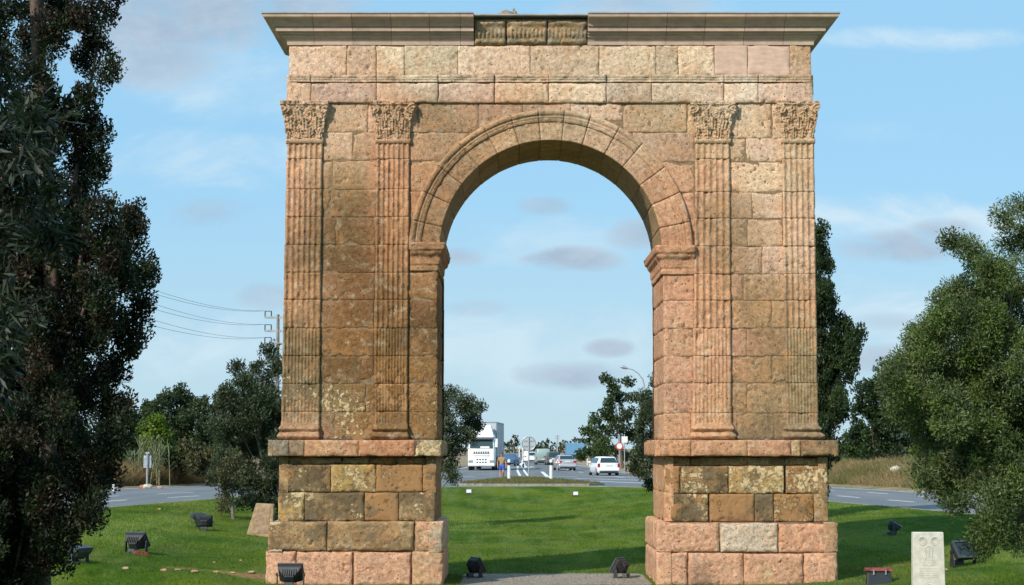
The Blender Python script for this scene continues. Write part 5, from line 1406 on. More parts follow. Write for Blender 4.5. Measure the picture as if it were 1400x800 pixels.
# carved white stele
Yst = 33.5
xs0, xs1 = at(1247.5, 760, Yst)[0], at(1289.5, 760, Yst)[0]; zt0 = at(1268, 727.5, Yst)[2]
Xs = (xs0 + xs1) / 2; w = (xs1 - xs0) / 2; zg = ground_z(Xs, Yst); H = zt0 - zg + .05
t = thing('stele', 'upright pale carved stone slab at the bottom right of the view', 'stele', (Xs, Yst, zg - .05), 0)
MST = simple('pale_carved_stone', (.55, .53, .46), .9, 0, .2, 9, .14, .006)
m = MB(); m.loft([[(-w * 1.06, -.09, 0), (w * 1.06, -.09, 0), (w * 1.06, .09, 0), (-w * 1.06, .09, 0)], [(-w * .985, -.085, H), (w * .985, -.085, H), (w * .985, .085, H), (-w * .985, .085, H)]])
m.build('slab', MST, t, bevel=.012)
px_ = w / 21.0
def ringpts(cx_, cz, r, a0=0, a1=2 * PI, n=24, sp=0): return [(cx_ + (r + sp * k / n) * math.cos(a0 + (a1 - a0) * k / n), -.090, cz + (r + sp * k / n) * math.sin(a0 + (a1 - a0) * k / n)) for k in range(n + 1)]
m = MB(); T = H
for s in (-1, 1):
    m.tube(ringpts(s * 8.5 * px_, T - 12 * px_, 5.5 * px_), .006, 5); m.tube(ringpts(s * 8.5 * px_, T - 12 * px_, 2.5 * px_, 0, 9, 30, 2 * px_), .004, 5)
m.build('swirl_emblem', MST, t, smooth=True)
m = MB()
m.tube(ringpts(0, T - 24 * px_, 5 * px_, -.3, PI + .3), .006, 5); m.tube([(-5 * px_, -.09, T - 25 * px_), (-4 * px_, -.09, T - 34 * px_), (-7 * px_, -.09, T - 40 * px_)], .006, 5); m.tube([(5 * px_, -.09, T - 25 * px_), (4 * px_, -.09, T - 34 * px_), (7 * px_, -.09, T - 40 * px_)], .006, 5)
m.tube([(0, -.09, T - 20 * px_), (0, -.09, T - 33 * px_)], .006, 5)
m.build('figure_relief', MST, t, smooth=True)
m = MB()
for k, (w0, dz) in enumerate(((5, 38), (8.5, 41), (9.5, 44), (13, 49), (13, 52), (12.5, 55), (13, 58), (12, 61))):
    x = -w0 * px_; m = MB()
    while x < w0 * px_:
        l = random.uniform(.010, .026); m.box(x, min(x + l, w0 * px_), -.0935, -.085, T - dz * px_ - .006, T - dz * px_ + .006); x += l + .009
    m.build('inscription_line', MST, t)
m = MB(); m.tube(ringpts(0, T - 76 * px_, 9 * px_, 0, PI), .006, 5); m.tube(ringpts(0, T - 76 * px_, 6 * px_, 0, PI), .008, 5)
m.build('arch_relief', MST, t, smooth=True)

# ---------------- posts, signs, lamps
def on_ground(px, py_base, z=ZR): x, y = gp(px, py_base, z); return x, y
# delineator posts
def delineator(px, base, label):
    x, y = on_ground(px, base, ZR + .12); t = thing('delineator_post', label, 'post', (x, y, ZR + .10), 0, 'white delineator posts on the traffic island')
    s = y / F
    m = MB(); m.tube([(0, 0, 0), (0, 0, 20 * s)], [.11, .10], 12); m.build('post', MWHT, t, smooth=True)
    m = MB(); m.tube([(0, 0, 20 * s), (0, 0, 24 * s)], [.102, .10], 12); m.build('band', MBLK, t, smooth=True)
    m = MB(); m.tube([(0, 0, 24 * s), (0, 0, 27 * s), (0, 0, 28 * s)], [.10, .10, .06], 12); m.build('cap', MWHT, t, smooth=True)
delineator(696, 656, 'white post with black band beside the walking person'); delineator(753.5, 656, 'white post with black band right of the round sign back')
# round sign seen from behind
x, y = on_ground(723, 652, ZR + .12); s = y / F
t = thing('road_sign', 'back of a round grey road sign on the traffic island', 'sign', (x, y, ZR + .1))
m = MB(); m.tube([(0, 0, 0), (0, 0, 54 * s)], .045, 8); m.box(-.05, .05, .02, .1, 0, .55); m.build('post', MSTL, t)
m = MB(); m.cyl((0, -.06 + .12, 45.5 * s), (0, 1, 0), 9.3 * s, .03, 32); m.build('sign_plate', simple('grey_sign_back', (.42, .46, .47), .5, .3), t, bevel=.006)
m = MB()
pts_ = [(9.3 * s * math.cos(a), .045, 45.5 * s + 9.3 * s * math.sin(a)) for a in np.linspace(0, 2 * PI, 33)]; m.tube(pts_, .03, 5, False); m.box(-7 * s, 7 * s, .02, .045, 48 * s, 50 * s); m.box(-7 * s, 7 * s, .02, .045, 41 * s, 43 * s); m.build('rim', MSTL, t)
m = MB(); m.box(-26 * s, 9 * s, -.04, .04, 12.0 * s, 12.9 * s); m.build('crossbar', MSTL, t)
# small white round-headed sign to its left
x, y = on_ground(719.5, 634); s = y / F
t = thing('road_sign', 'white keep right sign standing beside the round sign back', 'sign', (x, y, ZR))
m = MB(); m.tube([(0, 0, 0), (0, 0, 12 * s)], .05, 8); m.build('post', MSTL, t)
m = MB(); m.cyl((0, -.06, 14 * s), (0, 1, 0), 3.6 * s, .05, 20); m.box(-3 * s, 3 * s, -.08, -.03, 4 * s, 9 * s); m.build('sign_plate', MWHT, t, bevel=.006)
# white thin posts by the lorry
for k, (px, b, h) in enumerate(((710, 631, 17), (715, 631, 16), (702.5, 630, 15))):
    x, y = on_ground(px, b); s = y / F; lab = ['white marker post with rounded head behind the blue car', 'white marker post left of the white estate car', 'slim pale marker post over the blue car roof'][k]
    t = thing('marker_post', lab, 'post', (x, y, ZR), 0, 'white marker posts on the central strip')
    m = MB(); m.tube([(0, 0, 0), (0, 0, h * s)], .07, 8); m.build('post', MWHT, t)
    m = MB(); m.tube([(0, 0, h * s), (0, 0, (h + 2) * s), (0, 0, (h + 2.6) * s)], [.12, .13, .05], 10); m.build('cap', MWHT, t)
# triangular warning sign
x, y = on_ground(762, 645); x = at(762.5, 640, 172)[0]; y = 172; s = y / F
t = thing('road_sign', 'small triangular warning sign with black marks left of the silver saloon', 'sign', (x, y, ZR))
m = MB(); m.tube([(0, 0, 0), (0, 0, 13 * s)], .04, 8); m.build('post', MSTL, t)
m = MB(); m.prism([(-4.4 * s, 9.5 * s), (4.4 * s, 9.5 * s), (0, 17.5 * s)], -.08, -.05); m.build('sign_plate', MRED, t)
m = MB(); m.prism([(-3.4 * s, 10.2 * s), (3.4 * s, 10.2 * s), (0, 16.2 * s)], -.09, -.081); m.build('sign_face', MWHT, t)
m = MB(); m.prism([(-.9 * s, 11 * s), (-.3 * s, 11 * s), (-.1 * s, 14 * s), (-.5 * s, 14 * s)], -.096, -.092); m.prism([(.3 * s, 11 * s), (.9 * s, 11 * s), (.6 * s, 13.6 * s), (.2 * s, 13.6 * s)], -.096, -.092); m.build('symbol', MBLK, t)
# round red-ringed sign
Y = 150; x = at(847, 645, Y)[0]; s = Y / F; z0 = ground_z(x, Y)
t = thing('road_sign', 'round white road sign with red ring under the roadside trees', 'sign', (x, Y, z0))
hz = (612 - 610) * s + CAMZ - z0
m = MB(); m.tube([(0, 0, 0), (0, 0, hz + .9)], .045, 8); m.build('post', MSTL, t)
m = MB(); m.cyl((0, -.07, hz), (0, 1, 0), 5.2 * s, .03, 28); m.build('sign_plate', MRED, t)
m = MB(); m.cyl((0, -.095, hz), (0, 1, 0), 3.6 * s, .02, 28); m.build('sign_face', MWHT, t)
m = MB()
for q, zz in ((-1.6, -.6), (.2, -.6)): m.box(q * s, (q + 1.3) * s, -.112, -.107, (zz - .6) * s, (zz + 1.6) * s)
m.build('symbol', simple('sign_ink', (.05, .05, .12), .5), t)
x2 = at(854, 645, Y + 3)[0]
t = thing('road_sign', 'small white square sign right of the red ringed sign', 'sign', (x2, Y + 3, ground_z(x2, Y + 3)))
hz = CAMZ + 12 * s - t.location[2]
m = MB(); m.tube([(0, 0, 0), (0, 0, hz + .4)], .04, 8); m.build('post', MSTL, t)
m = MB(); m.box(-.2, .25, -.08, -.05, hz - .3, hz + .2); m.build('sign_plate', MWHT, t, bevel=.005)
# yellow lamp / sign in bush and slim white post
Y = 210; x = at(816, 615, Y)[0]; z0 = ground_z(x, Y); t = thing('road_sign', 'small yellow road sign in the bright green bush', 'sign', (x, Y - 3, z0))
m = MB(); m.tube([(0, 0, 0), (0, 0, 2.1)], .04, 6); m.build('post', MSTL, t)
m = MB(); m.cyl((0, -.06, 1.95), (0, 1, 0), .2, .03, 16); m.build('sign_plate', simple('sign_yellow', (.8, .62, .03), .5), t)
Y = 215; x = at(803, 612, Y)[0]; z0 = ground_z(x, Y); t = thing('marker_post', 'slim white post left of the small yellow sign', 'post', (x, Y, z0))
m = MB(); m.tube([(0, 0, 0), (0, 0, 3.1)], .06, 6); m.build('post', MWHT, t)
m = MB(); m.tube([(0, 0, 3.1), (0, 0, 3.25)], [.07, .03], 6); m.build('cap', MSTL, t)
# grey road sign left verge
Y = 97.5; x = at(201, 660, Y)[0]; s = Y / F; z0 = ground_z(x, Y)
t = thing('road_sign', 'grey rectangular sign back on a post at the left verge', 'sign', (x, Y, z0 - .05))
m = MB(); m.tube([(0, 0, 0), (0, 0, 48 * s)], .055, 8); m.box(-.10, .10, -.03, .12, 48 * s, 50.5 * s); m.build('post', MSTL, t)
m = MB(); m.box(-5.5 * s, 5 * s, .06, .09, 29 * s, 45.5 * s); m.build('sign_plate', simple('sign_back_grey', (.38, .42, .48), .5, .3, .5, 3, .2), t, bevel=.01)
m = MB(); m.box(-5.5 * s, 5 * s, .035, .06, 41 * s, 42 * s); m.box(-5.5 * s, 5 * s, .035, .06, 32 * s, 33 * s); m.build('brace', MSTL, t)
# white-orange marker at far left
Y = 92; x = at(155.5, 660, Y)[0]; s = Y / F; t = thing('marker_post', 'short white and orange post beside the tall cypress', 'post', (x, Y, ZR))
m = MB(); m.tube([(0, 0, 0), (0, 0, 15 * s)], .07, 10); m.build('post', MWHT, t)
m = MB(); m.tube([(0, 0, 15 * s), (0, 0, 19 * s)], .072, 10); m.build('reflector_band', simple('orange_reflector', (.7, .25, .05), .5), t)
# right signs seen through the olive
Y = 92; x = at(1290, 640, Y)[0]; s = Y / F; z0 = ground_z(x, Y)
t = thing('road_sign', 'white sign with red top and black symbol before the right bank', 'sign', (x, Y, z0))
hb = CAMZ + (612 - 643) * s - z0
m = MB(); m.tube([(0, .03, -.2), (0, .03, hb + 16 * s)], .04, 8); m.build('post', MSTL, t)
m = MB(); m.box(-5.5 * s, 5.5 * s, -.06, -.03, hb, hb + 16 * s); m.build('sign_plate', MWHT, t, bevel=.005)
m = MB(); m.box(-5.7 * s, 5.7 * s, -.075, -.061, hb + 12 * s, hb + 16.5 * s); m.build('red_band', MRED, t)
m = MB(); m.prism([(-3.6 * s, hb + 3 * s), (3.4 * s, hb + 1.5 * s), (3.9 * s, hb + 5 * s), (0, hb + 10 * s), (-3.8 * s, hb + 6 * s)], -.075, -.062); m.build('symbol', simple('sign_navy', (.06, .06, .12), .5), t)
Y = 95; x = at(1379, 640, Y)[0]; s = Y / F; z0 = ground_z(x, Y)
t = thing('road_sign', 'red and white sign half hidden by the large olive', 'sign', (x, Y, z0))
hb = CAMZ + (612 - 608) * s - z0
m = MB(); m.tube([(0, .03, 0), (0, .03, hb + 10 * s)], .05, 8); m.build('post', MSTL, t)
m = MB(); m.box(-11 * s, 8 * s, -.05, -.03, hb, hb + 10 * s); m.build('sign_plate', MRED, t, bevel=.005)
m = MB(); m.box(-7 * s, 2 * s, -.065, -.051, hb + 2 * s, hb + 8 * s); m.build('sign_face', MWHT, t)

# street lamp behind the roadside tree
Y = 172; x = at(882, 600, Y)[0]; z0 = ground_z(x, Y); s = Y / F
t = thing('street_lamp', 'grey street lamp with curved arm rising over the roadside tree', 'street lamp', (x, Y, z0))
arc = [(882, 600), (882, 560), (881.5, 530), (879, 519), (873, 511), (865, 505.5), (857, 503.5)]
loc = [(at(a, b, Y)[0] - x, 0, at(a, b, Y)[2] - z0) for a, b in arc]
m = MB(); m.tube([(loc[0][0], 0, 0)] + loc, [.11, .09, .08, .06, .055, .05, .045, .04], 8); m.build('pole', MSTL, t, smooth=True)
a, b = at(858, 504, Y), at(848.5, 501.5, Y)
m = MB(); m.tube([(a[0] - x, 0, a[2] - z0), ((a[0] + b[0]) / 2 - x, 0, (a[2] + b[2]) / 2 - z0 + .03), (b[0] - x, 0, b[2] - z0)], [.08, .17, .10], 10); m.build('lamp_head', MSTL, t, smooth=True)

# electricity pole and its six wires
Y = 92; x = at(378.5, 600, Y)[0]; z0 = ground_z(x, Y); s = Y / F
t = thing('utility_pole', 'steel electricity pole with side brackets left of the arch', 'utility pole', (x, Y, z0))
topz = at(378, 430, Y)[2] - z0
m = MB(); m.tube([(0, 0, 0), (0, 0, topz)], [.13, .07], 8); m.build('pole', simple('rusty_steel', (.24, .2, .17), .7, .3, .4, 5, .3), t)
for py in (434, 452.5, 470):
    zz = at(378, py, Y)[2] - z0
    m = MB(); m.box(-18 * s, 18 * s, -.05, .05, zz - .055, zz + .045); m.build('crossarm', MSTL, t)
    for sx_ in (-1, 1):
        m = MB(); x0, x1 = (-17.8 * s, -9.2 * s) if sx_ < 0 else (9.2 * s, 17.8 * s)
        for xx in (x0, x1): m.tube([(xx, 0, zz - .02), (xx, 0, zz + 8.5 * s)], .028, 7)
        m.tube([(x0, 0, zz), (x1, 0, zz)], .02, 6); m.tube([(x0, 0, zz + 8.5 * s), (x1, 0, zz + 8.5 * s)], .018, 6)
        m.build('insulator', MBLK, t)
MW = simple('wire', (.10, .11, .12), .6)
names = ['uppermost', 'second', 'third', 'fourth', 'fifth', 'lowest']
for i, (py, l1) in enumerate(((425, 398), (425, 403), (443.5, 417), (443.5, 424), (461.5, 439), (461.5, 447))):
    a = Vector(at(362, py, Y)); b = Vector(at(215, l1, 66 + (i % 2) * -4)); d = b - a; pts = []
    for k in range(26):
        u = k / 18.0; p = a + d * u; p.z -= 4 * .20 * u * (1 - u) - .0; pts.append(p)
    m = MB(); m.tube(pts, .0065, 5)
    tag(m.build('power_line', MW), 'thin %s power line counted downwards at the pole left of the arch' % names[i], 'power line', 'power lines left of the arch')
# distant pole
Y = 420; x = at(762, 600, Y)[0]; t = thing('utility_pole', 'small distant pole with crossbars on the horizon', 'utility pole', (x, Y, .86)); s = Y / F
m = MB(); m.tube([(0, 0, 0), (0, 0, CAMZ - .86 + 17 * s)], .16, 6); m.build('pole', MSTL, t)
for q in (15.5, 12.5):
    m = MB(); m.box(-3.5 * s, 3.5 * s, -.07, .07, CAMZ - .86 + q * s - .06, CAMZ - .86 + q * s + .06); m.build('crossarm', MSTL, t)

# low wall by the right roadside
Y = 146; xa, xb = at(858, 640, Y)[0], at(900, 640, Y)[0]
t = thing('low_wall', 'low pinkish roadside wall right of the white hatchback', 'wall', (xa, Y, .8))
m = MB(); m.box(0, xb - xa + 3, 0, .3, 0, .75); m.build('body', simple('pink_render', (.36, .25, .2), .9, 0, .2, 3, .2), t, bevel=.02)
m = MB(); m.box(-.05, xb - xa + 3.05, -.05, .35, .75, .83); m.build('coping', simple('pale_coping', (.5, .45, .4), .9), t, bevel=.01)

# ---------------- vehicles
def section(y, wl, wb, wr, zb, zs, zbelt, zr, sh=.06):
    """half-outline ring of a car body at station y"""
    pts = [(-wl * .9, zb), (-wl, zb + .12), (-wb, zs), (-wb * .985, zbelt)]
    if zr > zbelt + .02: pts += [(-wr, zr - sh), (-wr * .86, zr), (0, zr + .012)]
    else: pts += [(-wb * .93, zbelt + .015), (-wb * .6, zbelt + .03), (0, zbelt + .035)]
    full = pts + [(-x, z) for x, z in reversed(pts[:-1])]
    return [(x, y, z) for x, z in full]
def car(label, px, base_py, paint, L=4.0, Wd=1.7, H=1.42, kind='hatch', rz=0, Y=None, cat='car', plate=True, group='cars on the main road'):
    if Y is None: X, Yc = gp(px, base_py)
    else: X, Yc = at(px, base_py, Y)[0], Y
    t = thing('parked_car' if False else ('van' if kind == 'van' else 'car'), label, cat, (X, Yc, ZR), math.radians(rz), group)
    h = Wd / 2; zb = .2; zs = .55; belt = .92 if kind != 'van' else 1.0
    # y = 0 at the rear bumper, towards +y = front of the car
    if kind == 'hatch': st = [(.0, .86, .9, .62, .34, .55, .88, 0), (.05, .95, .97, .7, .25, .55, belt, 0), (.14, .97, .985, .70, zb, zs, belt, belt + .03), (.5, 1, 1, .74, zb, zs, belt, H - .05), (.9, 1, 1, .77, zb, zs, belt, H), (1.9, 1, 1, .78, zb, zs, belt, H + .01), (2.3, 1, 1, .77, zb, zs, belt - .01, H - .04), (3.05, 1, .99, .7, zb, zs, belt - .03, belt), (3.4, 1, .98, .7, zb, zs, .86, 0), (L - .15, .95, .93, .7, .25, .5, .72, 0), (L, .8, .8, .6, .35, .5, .6, 0)]
    elif kind == 'sedan': st = [(.0, .86, .9, .62, .34, .55, .92, 0), (.06, .95, .97, .7, .25, .55, .97, 0), (.15, .97, .985, .7, zb, zs, .99, 0), (.6, 1, 1, .72, zb, zs, .98, 0), (.66, 1, 1, .70, zb, zs, .96, .99), (1.15, 1, 1, .75, zb, zs, .93, H - .05), (1.6, 1, 1, .77, zb, zs, .93, H), (2.4, 1, 1, .77, zb, zs, .92, H), (2.7, 1, 1, .76, zb, zs, .91, H - .04), (3.4, 1, .99, .7, zb, zs, .9, .91), (3.8, 1, .98, .7, zb, zs, .86, 0), (L - .15, .95, .93, .7, .25, .5, .72, 0), (L, .8, .8, .6, .35, .5, .6, 0)]
    else: st = [(.0, .9, .93, .8, .38, .6, belt, H - .12), (.06, .97, .98, .86, .3, .6, belt, H - .04), (.2, 1, 1, .88, zb + .05, zs, belt, H), (1.5, 1, 1, .89, zb + .05, zs, belt, H), (3.0, 1, 1, .88, zb + .05, zs, belt, H - .02), (3.35, 1, 1, .82, zb + .05, zs, belt, H - .14), (3.9, 1, .98, .74, zb + .05, zs, belt, belt + .04), (L - .15, .95, .93, .7, .3, .5, .85, 0), (L, .8, .8, .6, .35, .5, .7, 0)]
    m = MB(); m.loft([section(y, wl * h, wb * h, wr * h, a, b, c, r if r else c) for y, wl, wb, wr, a, b, c, r in st])
    # lofting copes with rings of equal length
    body = m.build('body', paint, t, smooth=True)
    MG = simple('car_glass', (.02, .035, .04), .08, 0, .9)
    # rear window
    def quad(nm, pts, th=(0, -.012, .004), mat=MG, par=t):
        q = MB(); q.loft([[tuple(Vector(p)) for p in pts], [tuple(Vector(p) + Vector(th)) for p in pts]]); return q.build(nm, mat, par, bevel=.004)
    if kind == 'hatch': quad('rear_window', [(-h * .76, .135, belt + .05), (h * .76, .135, belt + .05), (h * .62, .46, H - .10), (-h * .62, .46, H - .10)], (0, -.02, .012))
    elif kind == 'sedan': quad('rear_window', [(-h * .74, .68, 1.0), (h * .74, .68, 1.0), (h * .64, 1.1, H - .09), (-h * .64, 1.1, H - .09)], (0, -.02, .015))
    else:
        for a, b in ((-.8, -.04), (.04, .8)): quad('rear_window', [(a * h, .03, 1.14), (b * h, .03, 1.14), (b * h * .97, .035, H - .22), (a * h * .97, .035, H - .22)], (0, -.03, 0))
    y0s, y1s, y2s, y3s = {'hatch': (.42, 1.9, 2.0, 2.75), 'sedan': (1.05, 2.05, 2.15, 3.05), 'van': (.5, 1.9, 2.2, 3.3)}[kind]
    for sx_ in (-1, 1):
        for (ya, yb, sl) in ((y0s, y1s, .12), (y1s + .08, y2s + .62, .05)):
            zt_ = H - .10
            wt = h * (.79 if kind != 'van' else .885); wb2 = h * 1.0
            q = MB(); pts = [(sx_ * (wb2 * .985), ya, belt + .03), (sx_ * (wb2 * .985), yb, belt + .03), (sx_ * (wt + .01), yb - .02, zt_), (sx_ * (wt + .01), ya + sl, zt_)]
            q.loft([pts, [(p[0] + sx_ * .012, p[1], p[2]) for p in pts]]); q.build('side_window', MG, t)
        # lights
        q = MB(); lz = (.62, .92) if kind == 'hatch' else ((.70, .90) if kind == 'sedan' else (.62, 1.0))
        lx = (.78, .985) if kind == 'hatch' else ((.62, .97) if kind == 'sedan' else (.86, .96))
        q.box(min(sx_ * lx[0], sx_ * lx[1]) * h, max(sx_ * lx[0], sx_ * lx[1]) * h, -.012, .12, *lz); q.build('tail_light', simple('tail_red', (.30, .012, .012), .25), t, bevel=.02)
        q = MB(); my = {'hatch': 2.62, 'sedan': 2.95, 'van': 3.25}[kind]; q.box(min(sx_ * h * .98, sx_ * (h + .19)), max(sx_ * h * .98, sx_ * (h + .19)), my, my + .1, belt + .02, belt + .17); q.build('mirror', paint, t, bevel=.03)
        for wy in ({'hatch': (.68, L - .75), 'sedan': (.95, L - .82), 'van': (.8, L - .8)}[kind]):
            w_ = MB(); w_.cyl((sx_ * (h - .10), wy, .31), (1, 0, 0), .31, .2, 24); wh = w_.build('wheel', MRUB, t, bevel=.03)
            r_2 = MB(); r_2.cyl((sx_ * (h + .003), wy, .31), (1, 0, 0), .19, .015, 18); r_2.build('rim', MSTL, wh)
    q = MB(); q.box(-h * .93, h * .93, -.06, .1, .36, .56); q.build('bumper', paint if kind != 'van' else MGRY, t, bevel=.04)
    q = MB(); q.box(-h * .8, h * .8, .0, .35, .18, .35); q.build('underbody', MRUB, t, bevel=.03)
    if plate: q = MB(); z0p = .72 if kind == 'hatch' else (.78 if kind == 'sedan' else .62); q.box(-.26, .26, -.022, .03, z0p, z0p + .11); q.build('number_plate', simple('plate', (.6, .6, .58), .5), t)
    return t
PW = simple('car_white', (.78, .79, .80), .25, 0, .5, coat=.6); PS = simple('car_silver', (.50, .52, .56), .3, .35, .5, coat=.5)
PG = simple('van_green', (.30, .38, .36), .4, .2, .5, coat=.4); PB = simple('car_blue', (.05, .10, .20), .3, .2, .5, coat=.5); PD = simple('car_dark', (.10, .13, .13), .35, .2)
car('white hatchback driving away on the right, nearest of the cars', 832.5, 650.5, PW, kind='hatch', rz=9)
car('silver white saloon driving away ahead of the white hatchback', 776, 643.5, PS, kind='sedan', L=4.3, rz=6)
car('pale green van seen from behind with split rear windows', 743, 635.5, PG, kind='van', L=4.3, Wd=1.8, H=1.95, rz=3, cat='van')
car('white estate car partly hidden by the round sign back', 726, 632.5, PW, kind='hatch', rz=2, H=1.5)
car('dark green car between the van and the triangular sign', 757.5, 636, PD, kind='hatch', H=1.6, rz=4)
t = car('dark blue car partly hidden behind the walking person', 701, 636.8, PB, kind='sedan', L=4.4, rz=172)
# blue lorry far away
Y = 290; X = at(787, 620, Y)[0]
t = thing('lorry', 'distant blue lorry ahead of the silver saloon', 'lorry', (X, Y, ZR))
MBB = simple('blue_tarpaulin', (.10, .25, .40), .6)
m = MB(); m.box(-1.4, 1.4, 0, 7, 1.0, 2.8); m.build('cargo_box', MBB, t, bevel=.05)
m = MB(); m.box(-1.1, 1.1, 7.2, 9, .7, 2.5); m.build('cab', MBB, t, bevel=.15)
m = MB(); m.box(-1.5, 1.5, -.02, .03, .55, .95); m.build('bumper', MBLK, t)
for sx_ in (-1, 1):
    for wy in (1, 7.8):
        m = MB(); m.cyl((sx_ * 1.3, wy, .5), (1, 0, 0), .5, .35, 16); m.build('wheel', MRUB, t)

# articulated lorry coming towards the viewer
X, Y = gp(658, 643.2); s = Y / F
t = thing('articulated_lorry', 'white lorry with grey trailer facing the arch on the left carriageway', 'lorry', (X, Y, ZR), math.radians(-2.8))
t.scale = (1, 1, 1.12)
CW = simple('cab_white', (.80, .80, .78), .3, 0, .5, 3, .05, coat=.5); TG = simple('trailer_grey', (.40, .43, .46), .5, 0, .4, 1.2, .10)
w = 1.25
m = MB()
def cr(z, y0, ww, y1=2.1, r=.18): return [(-ww, y1, z), (-ww, y0 + r, z), (-ww + r * .35, y0 + r * .3, z), (-ww + r, y0, z), (ww - r, y0, z), (ww - r * .35, y0 + r * .3, z), (ww, y0 + r, z), (ww, y1, z)]
m.loft([cr(.32, .06, w * .96), cr(.45, 0, w), cr(1.0, 0, w), cr(1.55, .03, w), cr(1.75, .06, w * .99), cr(2.62, .28, w * .95), cr(2.80, .36, w * .94), cr(2.95, .55, w * .90)])
m.build('cab', CW, t, smooth=True)
def slope(z): return .06 + (z - 1.75) * .253
m = MB(); pts = [(-w * .86, slope(1.80), 1.80), (w * .86, slope(1.80), 1.80), (w * .82, slope(2.55), 2.55), (-w * .82, slope(2.55), 2.55)]
m.loft([pts, [(x, y - .03, z) for x, y, z in pts]]); ws = m.build('windscreen', simple('windscreen_glass', (.035, .06, .06), .1, 0, .8), t, bevel=.01)
m = MB(); m.box(-.1, .75, .02, .04, 1.82, 1.98); m.build('name_board', MWHT, ws)
for sx_ in (-1, 1):
    m = MB(); m.box(min(sx_ * w, sx_ * (w - .015)) + (.0 if sx_ < 0 else .0) - (.012 if sx_ < 0 else -.012), max(sx_ * w, sx_ * (w - .015)) + (.012 if sx_ > 0 else -.0), .75, 1.6, 1.75, 2.45); m.build('side_window', simple('cab_glass', (.03, .05, .05), .1, 0, .8), t)
    m = MB(); m.box(min(sx_ * (w + .02), sx_ * (w + .26)), max(sx_ * (w + .02), sx_ * (w + .26)), .1, .22, 1.9, 2.6); m.build('mirror', CW if sx_ > 0 else MBLK, t, bevel=.03)
    m = MB(); m.box(min(sx_ * .78, sx_ * 1.18), max(sx_ * .78, sx_ * 1.18), -.03, .05, .62, .84); m.build('headlight', simple('headlight_glass', (.25, .28, .30), .1, 0, .8), t, bevel=.02)
m = MB(); m.loft([[(-w * .95, -.12, 2.55), (w * .95, -.12, 2.55), (w * .95, .28, 2.62), (-w * .95, .28, 2.62)], [(-w * .95, -.09, 2.68), (w * .95, -.09, 2.68), (w * .95, .33, 2.74), (-w * .95, .33, 2.74)]]); m.build('sun_visor', simple('dark_visor', (.05, .06, .06), .4), t, bevel=.01)
m = MB(); m.loft([[(-w * .86, .6, 2.94), (w * .86, .6, 2.94), (w * .86, 2.1, 2.94), (-w * .86, 2.1, 2.94)], [(-w * .7, 1.1, 3.45), (w * .7, 1.1, 3.45), (w * .74, 2.1, 3.45), (-w * .74, 2.1, 3.45)], [(-w * .6, 1.6, 3.75), (w * .6, 1.6, 3.75), (w * .66, 2.1, 3.78), (-w * .66, 2.1, 3.78)]]); m.build('air_deflector', CW, t, bevel=.06)
m = MB()
for zz in (1.18, 1.36): m.box(-.78, .78, -.012, .02, zz, zz + .035)
for q in range(7): m.box(-.72 + q * .215, -.60 + q * .215, -.014, .02, 1.42, 1.56)
for q in range(4):
    for zz in (.60, .84): m.box(-.45 + q * .26, -.29 + q * .26, -.012, .02, zz, zz + .11)
m.build('grille', simple('grille_dark', (.07, .075, .08), .5), t)
m = MB(); m.box(-w * .98, w * .98, -.06, .12, .36, .58); m.build('bumper', CW, t, bevel=.05)
m = MB(); m.box(-.26, .26, -.075, -.055, .41, .52); m.build('number_plate', MWHT, t)
m = MB(); m.box(-1.1, 1.1, .2, 14.5, .35, 1.0); m.build('chassis', MRUB, t)
m = MB(); m.box(-1.27, 1.27, 2.6, 15.5, 1.05, 4.0); tr_ = m.build('trailer', TG, t, bevel=.03)
m = MB()
for zz in (3.93, 1.06): m.box(-1.285, 1.285, 2.585, 15.515, zz, zz + .09)
for xx in (-1.285, 1.225): m.box(xx, xx + .06, 2.585, 2.64, 1.15, 3.93)
m.build('trailer_rail', simple('rail_grey', (.22, .24, .26), .5, .3), tr_)
for sx_ in (-1, 1):
    for wy in (.95, 4.2, 11.5, 12.8, 14.1):
        m = MB(); m.cyl((sx_ * 1.08, wy, .5), (1, 0, 0), .5, .32, 22); wh = m.build('wheel', MRUB, t, bevel=.04)
        m = MB(); m.cyl((sx_ * 1.245, wy, .5), (1, 0, 0), .28, .03, 16); m.build('rim', MSTL, wh)

